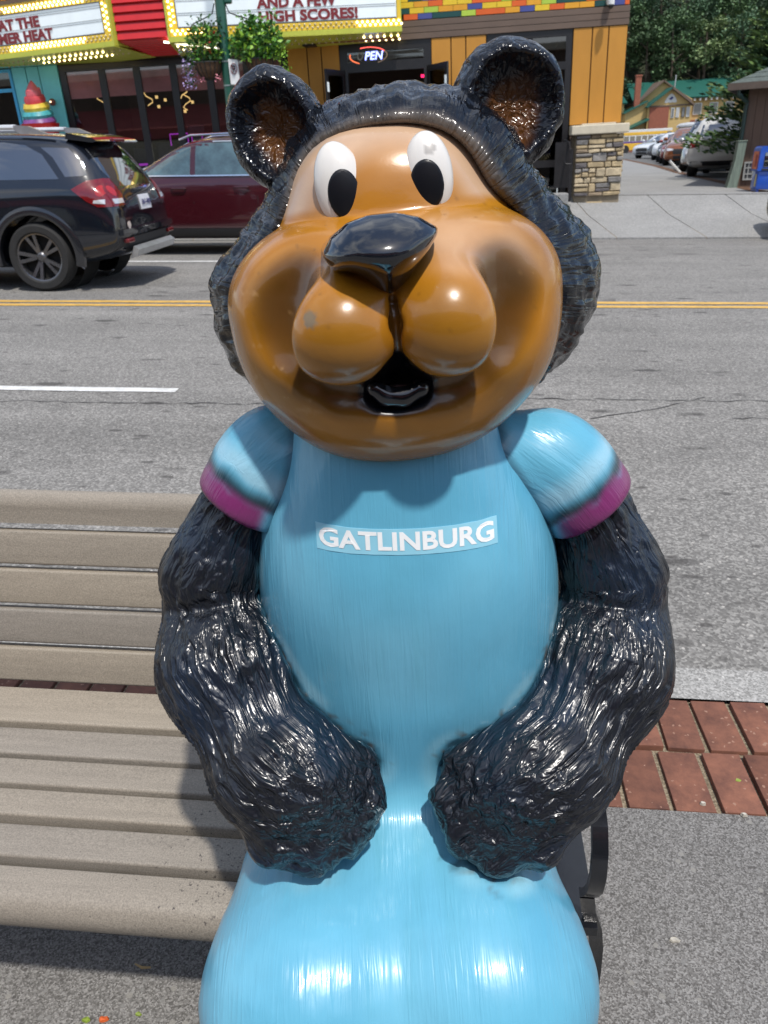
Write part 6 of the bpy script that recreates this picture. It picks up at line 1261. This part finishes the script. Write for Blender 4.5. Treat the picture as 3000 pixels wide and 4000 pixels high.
# conifer beside the shed and the wood on the hill
def crown_mesh(name, clumps, leaves, leaf, rnd, droop=0.0, flat=1.0):
    V = []; F = []
    for (cx, cy, cz, r) in clumps:
        for _ in range(leaves):
            while True:
                d = Vector((rnd.uniform(-1, 1), rnd.uniform(-1, 1), rnd.uniform(-1, 1)))
                if d.length < 1: break
            c = Vector((cx, cy, cz))+Vector((d.x*r, d.y*r, d.z*r*flat)); s = leaf*rnd.uniform(.6, 1.3)
            a = Vector((rnd.uniform(-1, 1), rnd.uniform(-1, 1), rnd.uniform(-.6, .6)-droop)).normalized(); e = a.cross(Vector((rnd.uniform(-.4, .4), rnd.uniform(-.4, .4), 1))).normalized(); k = len(V)
            V += [c-a*s*.5, c+e*s*.30, c+a*s*.5, c-e*s*.30]; F.append((k, k+1, k+2, k+3))
    return mesh_from(name, V, F)
def treemat(n, c):
    m, nt, b = newmat(n, .6, spec=.25); g = N(nt, 'ShaderNodeNewGeometry'); r = N(nt, 'ShaderNodeMapRange'); r.inputs['To Min'].default_value = .55; r.inputs['To Max'].default_value = 1.5
    nt.links.new(g.outputs['Random Per Island'], r.inputs['Value']); oi = N(nt, 'ShaderNodeObjectInfo'); r2 = N(nt, 'ShaderNodeMapRange'); r2.inputs['To Min'].default_value = .75; r2.inputs['To Max'].default_value = 1.25; nt.links.new(oi.outputs['Random'], r2.inputs['Value'])
    mu = N(nt, 'ShaderNodeMath', operation='MULTIPLY'); nt.links.new(r.outputs[0], mu.inputs[0]); nt.links.new(r2.outputs[0], mu.inputs[1]); s = N(nt, 'ShaderNodeVectorMath', operation='SCALE'); s.inputs[0].default_value = c; nt.links.new(mu.outputs[0], s.inputs['Scale']); nt.links.new(s.outputs[0], b.inputs['Base Color']); return m
M_BARK = mat('bark', (.10, .075, .055), .9, ns=6, na=.3); TM_ = [treemat('foliage_deep', (.062, .112, .06)), treemat('foliage_mid', (.088, .145, .066)), treemat('foliage_fresh', (.145, .195, .085)), treemat('conifer_green', (.045, .095, .040)), treemat('conifer_tip', (.12, .19, .06))]  # broadleaf greens lightened and greyed to stand for distance haze
rt_ = random.Random(21); CM = []
for i in range(5):
    cl = []
    for _ in range(34):
        z = rt_.uniform(.22, 1.0); rr_ = (1-((z-.55)/.55)**2)**.5 if abs(z-.55) < .55 else .2; a = rt_.uniform(0, 6.28); q = rr_*rt_.uniform(.35, 1.0); cl.append((math.cos(a)*q*3.2, math.sin(a)*q*3.2, z*9.5+.8, rt_.uniform(.7, 1.3)))
    me = crown_mesh('crown', cl, 95, .40, rt_, .15, .7); me.materials.append(TM_[i % 3]); CM.append(me)
mb = MB(); mb.tube([(0, 0, -1), (.1, 0, 2.5), (0, .1, 5), (.15, 0, 9)], [.28, .22, .15, .05], 8)
for k in range(6): a = k*1.1; z = 3+k*.9; mb.tube([(.05, .05, z), (1.0*math.cos(a), 1.0*math.sin(a), z+.7), (2.0*math.cos(a), 2.0*math.sin(a), z+1.2)], [.09, .06, .02], 5)
TRK = mb.mesh('trunk', True); TRK.materials.append(M_BARK)
# hill
HV = []; HF = []; NX, NY = 30, 12
def hillz(x, y): t = max(0, y-106); return ground_z(x, .2)*.2+t*.62+2.0*math.sin(x*.11+y*.05)*min(1, t/12)
for i in range(NX+1):
    for j in range(NY+1):
        x = 2+i*3.2; y = 104+j*6.5; HV.append((x, y, hillz(x, y)-.3))
for i in range(NX):
    for j in range(NY): HF.append((i*(NY+1)+j, (i+1)*(NY+1)+j, (i+1)*(NY+1)+j+1, i*(NY+1)+j+1))
hm = mesh_from('wooded_hill', HV, HF, True); hm.materials.append(mat('forest_floor', (.035, .045, .02), .9, ns=.5, na=.4)); tag(link(bpy.data.objects.new('wooded_hill', hm)), kind='structure')
KIN = ['deep green', 'mid green', 'fresh light green']; ROWN = ['at the foot of the hill', 'above the lodge roof', 'low on the hill', 'half way up the hill', 'high on the hill', 'near the top of the hill', 'along the top of the hill']
COLN = ['leftmost', 'second from the left', 'third from the left', 'left of the middle', 'in the middle', 'right of the middle', 'third from the right', 'second from the right', 'rightmost']
for r, y in enumerate((107, 110.5, 114.5, 119, 124, 130, 137)):
    for k in range(9):
        x = 15.5+k*4.1+rt_.uniform(-1.2, 1.2)+(r % 2)*2; i = rt_.randrange(5); yy = y+rt_.uniform(-1, 1); s = rt_.uniform(.72, 1.12)
        if yy < 113 and r < 1: s *= .62
        t = thing('hill_tree', '%s broadleaf tree %s, %s' % (KIN[i % 3], ROWN[r], COLN[k]), 'tree', (x, yy, hillz(x, yy)-.4), (rt_.uniform(-.05, .05), rt_.uniform(-.05, .05), rt_.uniform(0, 6.28)), 'trees of the wood on the hill'); t.scale = (s, s, s*rt_.uniform(.9, 1.15)); inst('trunk', TRK, t); inst('crown', CM[i], t)
def conifer(loc, hgt, rad, lean, label):
    t = thing('conifer', label, 'tree', loc); mb = MB(); mb.tube([(0, 0, -.3), (lean*.4, 0, hgt*.5), (lean, 0, hgt)], [.20, .13, .02], 8); mb.build('trunk', M_BARK, t, True)
    br = [MB(), MB()]
    for _ in range(330):
        k = rt_.random()**.8; z = .25+k*(hgt-.5); a = rt_.uniform(0, 6.28); L = rad*(1-k*.72)*rt_.uniform(.6, 1.15); bx = lean*k*k; d = Vector((math.cos(a), math.sin(a), rt_.uniform(.10, .55)))
        for s in range(8):
            f = (s+1)/8; c = Vector((bx, 0, z))+Vector((d.x*L*f, d.y*L*f, d.z*L*f*.8-.12*f*f*L)); w_ = .34*L*(1-.55*f)
            for _k in range(10):
                q = c+Vector((rt_.uniform(-w_, w_)*.8, rt_.uniform(-w_, w_)*.8, rt_.uniform(-.10, .10))); l_ = rt_.uniform(.14, .30); e = (Vector((d.x, d.y, .35))+Vector((rt_.uniform(-.7, .7), rt_.uniform(-.7, .7), rt_.uniform(-.3, .3)))).normalized(); n_ = e.orthogonal(); n_.rotate(Matrix.Rotation(rt_.uniform(0, 6), 3, e)); n_.normalize()
                br[1 if f > .7 and rt_.random() < .6 else 0].add([q-e*l_*.5, q+n_*.036, q+e*l_*.5, q-n_*.036], [(0, 1, 2, 3)])
    br[0].build('foliage', TM_[3], t, fix=False); br[1].build('foliage_tips', TM_[4], t, fix=False); return t
conifer((8.45, 24.6, ground_z(8.5, .44)), 5.6, 2.2, 1.0, 'dark feathery conifer leaning over the parked white SUV beside the shed')
conifer((12.0, 31.5, ground_z(12, .44)), 7.6, 2.5, .3, 'taller conifer behind the leaning one, above the shed roof')

# lodge with green roofs
lod = thing('yellow_lodge', 'yellow lodge with green metal roofs and a brick wing behind the car park', 'building')
M_LY = mat('yellow_siding', (.50, .345, .135), .7, ns=3, na=.08, stretch=(.3, .3, 4)); M_LG = mat('green_metal_roof', (.010, .088, .066), .5, ns=3, na=.1, stretch=(6, 6, .4)); M_LB = mat('lodge_brick', (.26, .085, .05), .85, ns=9, na=.25, bump=.4, bs=14, bd=.02); M_LT = mat('brown_trim', (.13, .09, .065), .7); M_LW = mat('white_trim', (.60, .60, .57), .6); M_WIN = mat('far_window', (.12, .13, .14), .1, coat=.6)
Y0 = 100.0
def lp(fn, nm, m, p=lod): mb = MB(); fn(mb); return mb.build(nm, m, p)
lp(lambda b: b.prism([(20.62, -2), (25.25, -2), (25.25, 4.35), (22.95, 5.98), (20.62, 4.35)], 'y', Y0, Y0+5), 'gable_wall', M_LY)
lp(lambda b: b.box(20.80, 22.92, Y0-.12, Y0-.003, -2, 4.20), 'brick_wing', M_LB)
lp(lambda b: b.box(20.55, 25.33, Y0-.16, Y0-.002, 4.22, 4.36), 'trim_board', M_LT)
def slope(nm, P, th, m):
    V = [Vector(p) for p in P]; n = (V[1]-V[0]).cross(V[2]-V[0]).normalized(); n = n if n.z > 0 else -n
    lp(lambda b: b.add(V+[v-n*th for v in V], [(0, 1, 2, 3), (4, 7, 6, 5), (0, 4, 5, 1), (1, 5, 6, 2), (2, 6, 7, 3), (3, 7, 4, 0)]), nm, m)
slope('roof', [(20.35, Y0-.6, 4.28), (22.98, Y0-.6, 6.12), (22.98, Y0+6, 6.12), (20.35, Y0+6, 4.28)], .14, M_LG); slope('roof', [(25.55, Y0-.6, 4.28), (23.0, Y0-.6, 6.10), (23.0, Y0+6, 6.10), (25.55, Y0+6, 4.28)], .14, M_LT)
lp(lambda b: b.prism([(19.9, -2), (26.0, -2), (26.0, 4.9), (22.55, 6.85), (19.9, 4.9)], 'y', Y0+2.5, Y0+9), 'gable_wall', M_LY)
slope('roof', [(19.7, Y0+2.0, 4.75), (22.55, Y0+2.0, 6.98), (22.55, Y0+9, 6.98), (19.7, Y0+9, 4.75)], .14, M_LT); slope('roof', [(25.9, Y0+2.0, 4.75), (22.58, Y0+2.0, 6.98), (22.58, Y0+9, 6.98), (25.9, Y0+9, 4.75)], .14, M_LT)
lp(lambda b: b.box(24.6, 38, Y0+4.2, Y0+12, -2, 5.25), 'main_wall', M_LY); slope('roof', [(19.5, Y0+3.4, 5.15), (38.5, Y0+3.4, 5.15), (38.5, Y0+8.2, 7.15), (19.5, Y0+8.2, 7.15)], .16, M_LG)
for k in range(12): lp(lambda b: b.box(25.2+k*.62, 25.4+k*.62, Y0+3.55, Y0+4.2, 4.75, 5.0), 'eave_bracket', M_LW)
lp(lambda b: b.box(19.35, 19.95, Y0+1.4, Y0+2.0, 0, 7.45), 'chimney', M_LB); lp(lambda b: b.box(19.3, 20.0, Y0+1.35, Y0+2.05, 7.45, 7.6), 'chimney_cap', M_LB)
lp(lambda b: b.prism([(18.3, -2), (20.6, -2), (20.6, 4.6), (20.1, 4.6), (18.3, 3.85)], 'y', Y0+.6, Y0+4), 'side_wing', M_LY); slope('roof', [(18.05, Y0+.2, 3.82), (20.6, Y0+.2, 4.95), (20.6, Y0+4, 4.95), (18.05, Y0+4, 3.82)], .13, M_LG)
slope('porch_roof', [(18.5, Y0-.8, 2.15), (20.7, Y0-.8, 3.05), (20.7, Y0+.6, 3.25), (18.5, Y0+.6, 2.35)], .12, M_LG); lp(lambda b: b.box(18.5, 20.7, Y0-.2, Y0+.5, -2, 1.9), 'porch_wall', M_LB); lp(lambda b: b.box(16.2, 18.3, Y0+2, Y0+8, -2, 5.0), 'rear_wing', M_LY); slope('roof', [(15.5, Y0+1.5, 4.9), (18.6, Y0+1.5, 4.9), (18.6, Y0+5, 5.8), (15.5, Y0+5, 5.8)], .12, M_LG)
for k, x in enumerate((23.15, 23.70, 24.30, 24.82)):
    f_ = lp(lambda b: b.box(x, x+.36, Y0-.10, Y0-.002, 3.05, 4.05), 'window', M_LW if k != 2 else M_LT); lp(lambda b: b.box(x+.05, x+.31, Y0-.115, Y0-.101, 3.1, 4.0), 'pane', M_WIN if k in (0, 2) else mat('pale_blind', (.42, .42, .42), .6), f_)
for x, z in ((26.6, 3.3), (28.4, 3.3), (26.2, 1.2), (27.6, 1.2), (30.2, 3.3)):
    f_ = lp(lambda b: b.box(x, x+.95, Y0+4.08, Y0+4.198, z, z+1.2), 'window', M_LW); lp(lambda b: b.box(x+.08, x+.87, Y0+4.06, Y0+4.079, z+.08, z+1.12), 'pane', M_WIN, f_)
lp(lambda b: b.box(25.3, 27.4, Y0+3.2, Y0+4.19, 2.55, 2.75), 'balcony', M_LB); slope('porch_roof', [(25.3, Y0+2.6, 1.95), (26.8, Y0+2.6, 1.95), (26.8, Y0+4.2, 2.5), (25.3, Y0+4.2, 2.5)], .1, M_LG)
lp(lambda b: b.tube([(24.6, Y0+5.6, 5.9), (24.65, Y0+5.6, 7.6)], .07, 8), 'flue', M_SILV)
V_ = [(22.35, 4.62), (22.5, 4.55), (22.75, 4.62), (22.95, 4.55), (23.2, 4.62), (23.45, 4.55), (23.7, 4.62), (23.55, 5.0), (23.3, 5.35), (23.05, 5.48), (22.8, 5.35), (22.5, 5.0)]
em = lp(lambda b: b.prism(V_, 'y', Y0-.05, Y0-.001), 'gable_emblem', M_LW); lp(lambda b: b.prism([(22.8, 4.95), (23.05, 4.82), (23.3, 5.05), (23.1, 5.2), (22.95, 5.1)], 'y', Y0-.07, Y0-.052), 'emblem_figure', M_INK, em)
ls = thing('lodge_sign', 'white board sign fixed low on the yellow lodge wall', 'sign'); mb = MB(); mb.box(24.2, 25.2, Y0-.2, Y0-.13, 1.2, 2.15); mb.build('board', M_LW, ls); mb = MB(); [mb.box(24.3, 25.1-.1*(k % 2), Y0-.206, Y0-.201, 1.35+.22*k, 1.43+.22*k) for k in range(3)]; mb.build('print', mat('grey_print', (.3, .32, .36), .6), ls)

# ---- the row of shops behind the viewer: it shows in the glass and in the gloss of the statue
shop = thing('souvenir_shop', 'shop row with a faded red awning across from the arcade, seen only in reflections', 'building')
mb = MB(); mb.box(-26, 26, -9.2, -6.2, -1.5, 5.2); mb.build('wall', mat('shop_brown_siding', (.15, .11, .08), .8, ns=3, na=.2), shop)
mb = MB(); mb.prism([(-6.2, 3.9), (-4.7, 2.9), (-4.7, 2.45), (-4.75, 2.45), (-4.75, 2.87), (-6.2, 3.84)], 'x', -22, 22); mb.build('awning', mat('faded_red_awning', (.42, .10, .09), .8, ns=2, na=.15), shop)
for k in range(11): mb = MB(); mb.box(-21.5+4*k, -18.2+4*k, -6.22, -6.19, .3, 2.6); mb.build('shop_window', M_TINT, shop)
mb = MB(); mb.box(-26.3, 26.3, -9.4, -5.9, 5.2, 5.5); mb.build('cornice', M_CREAM, shop)
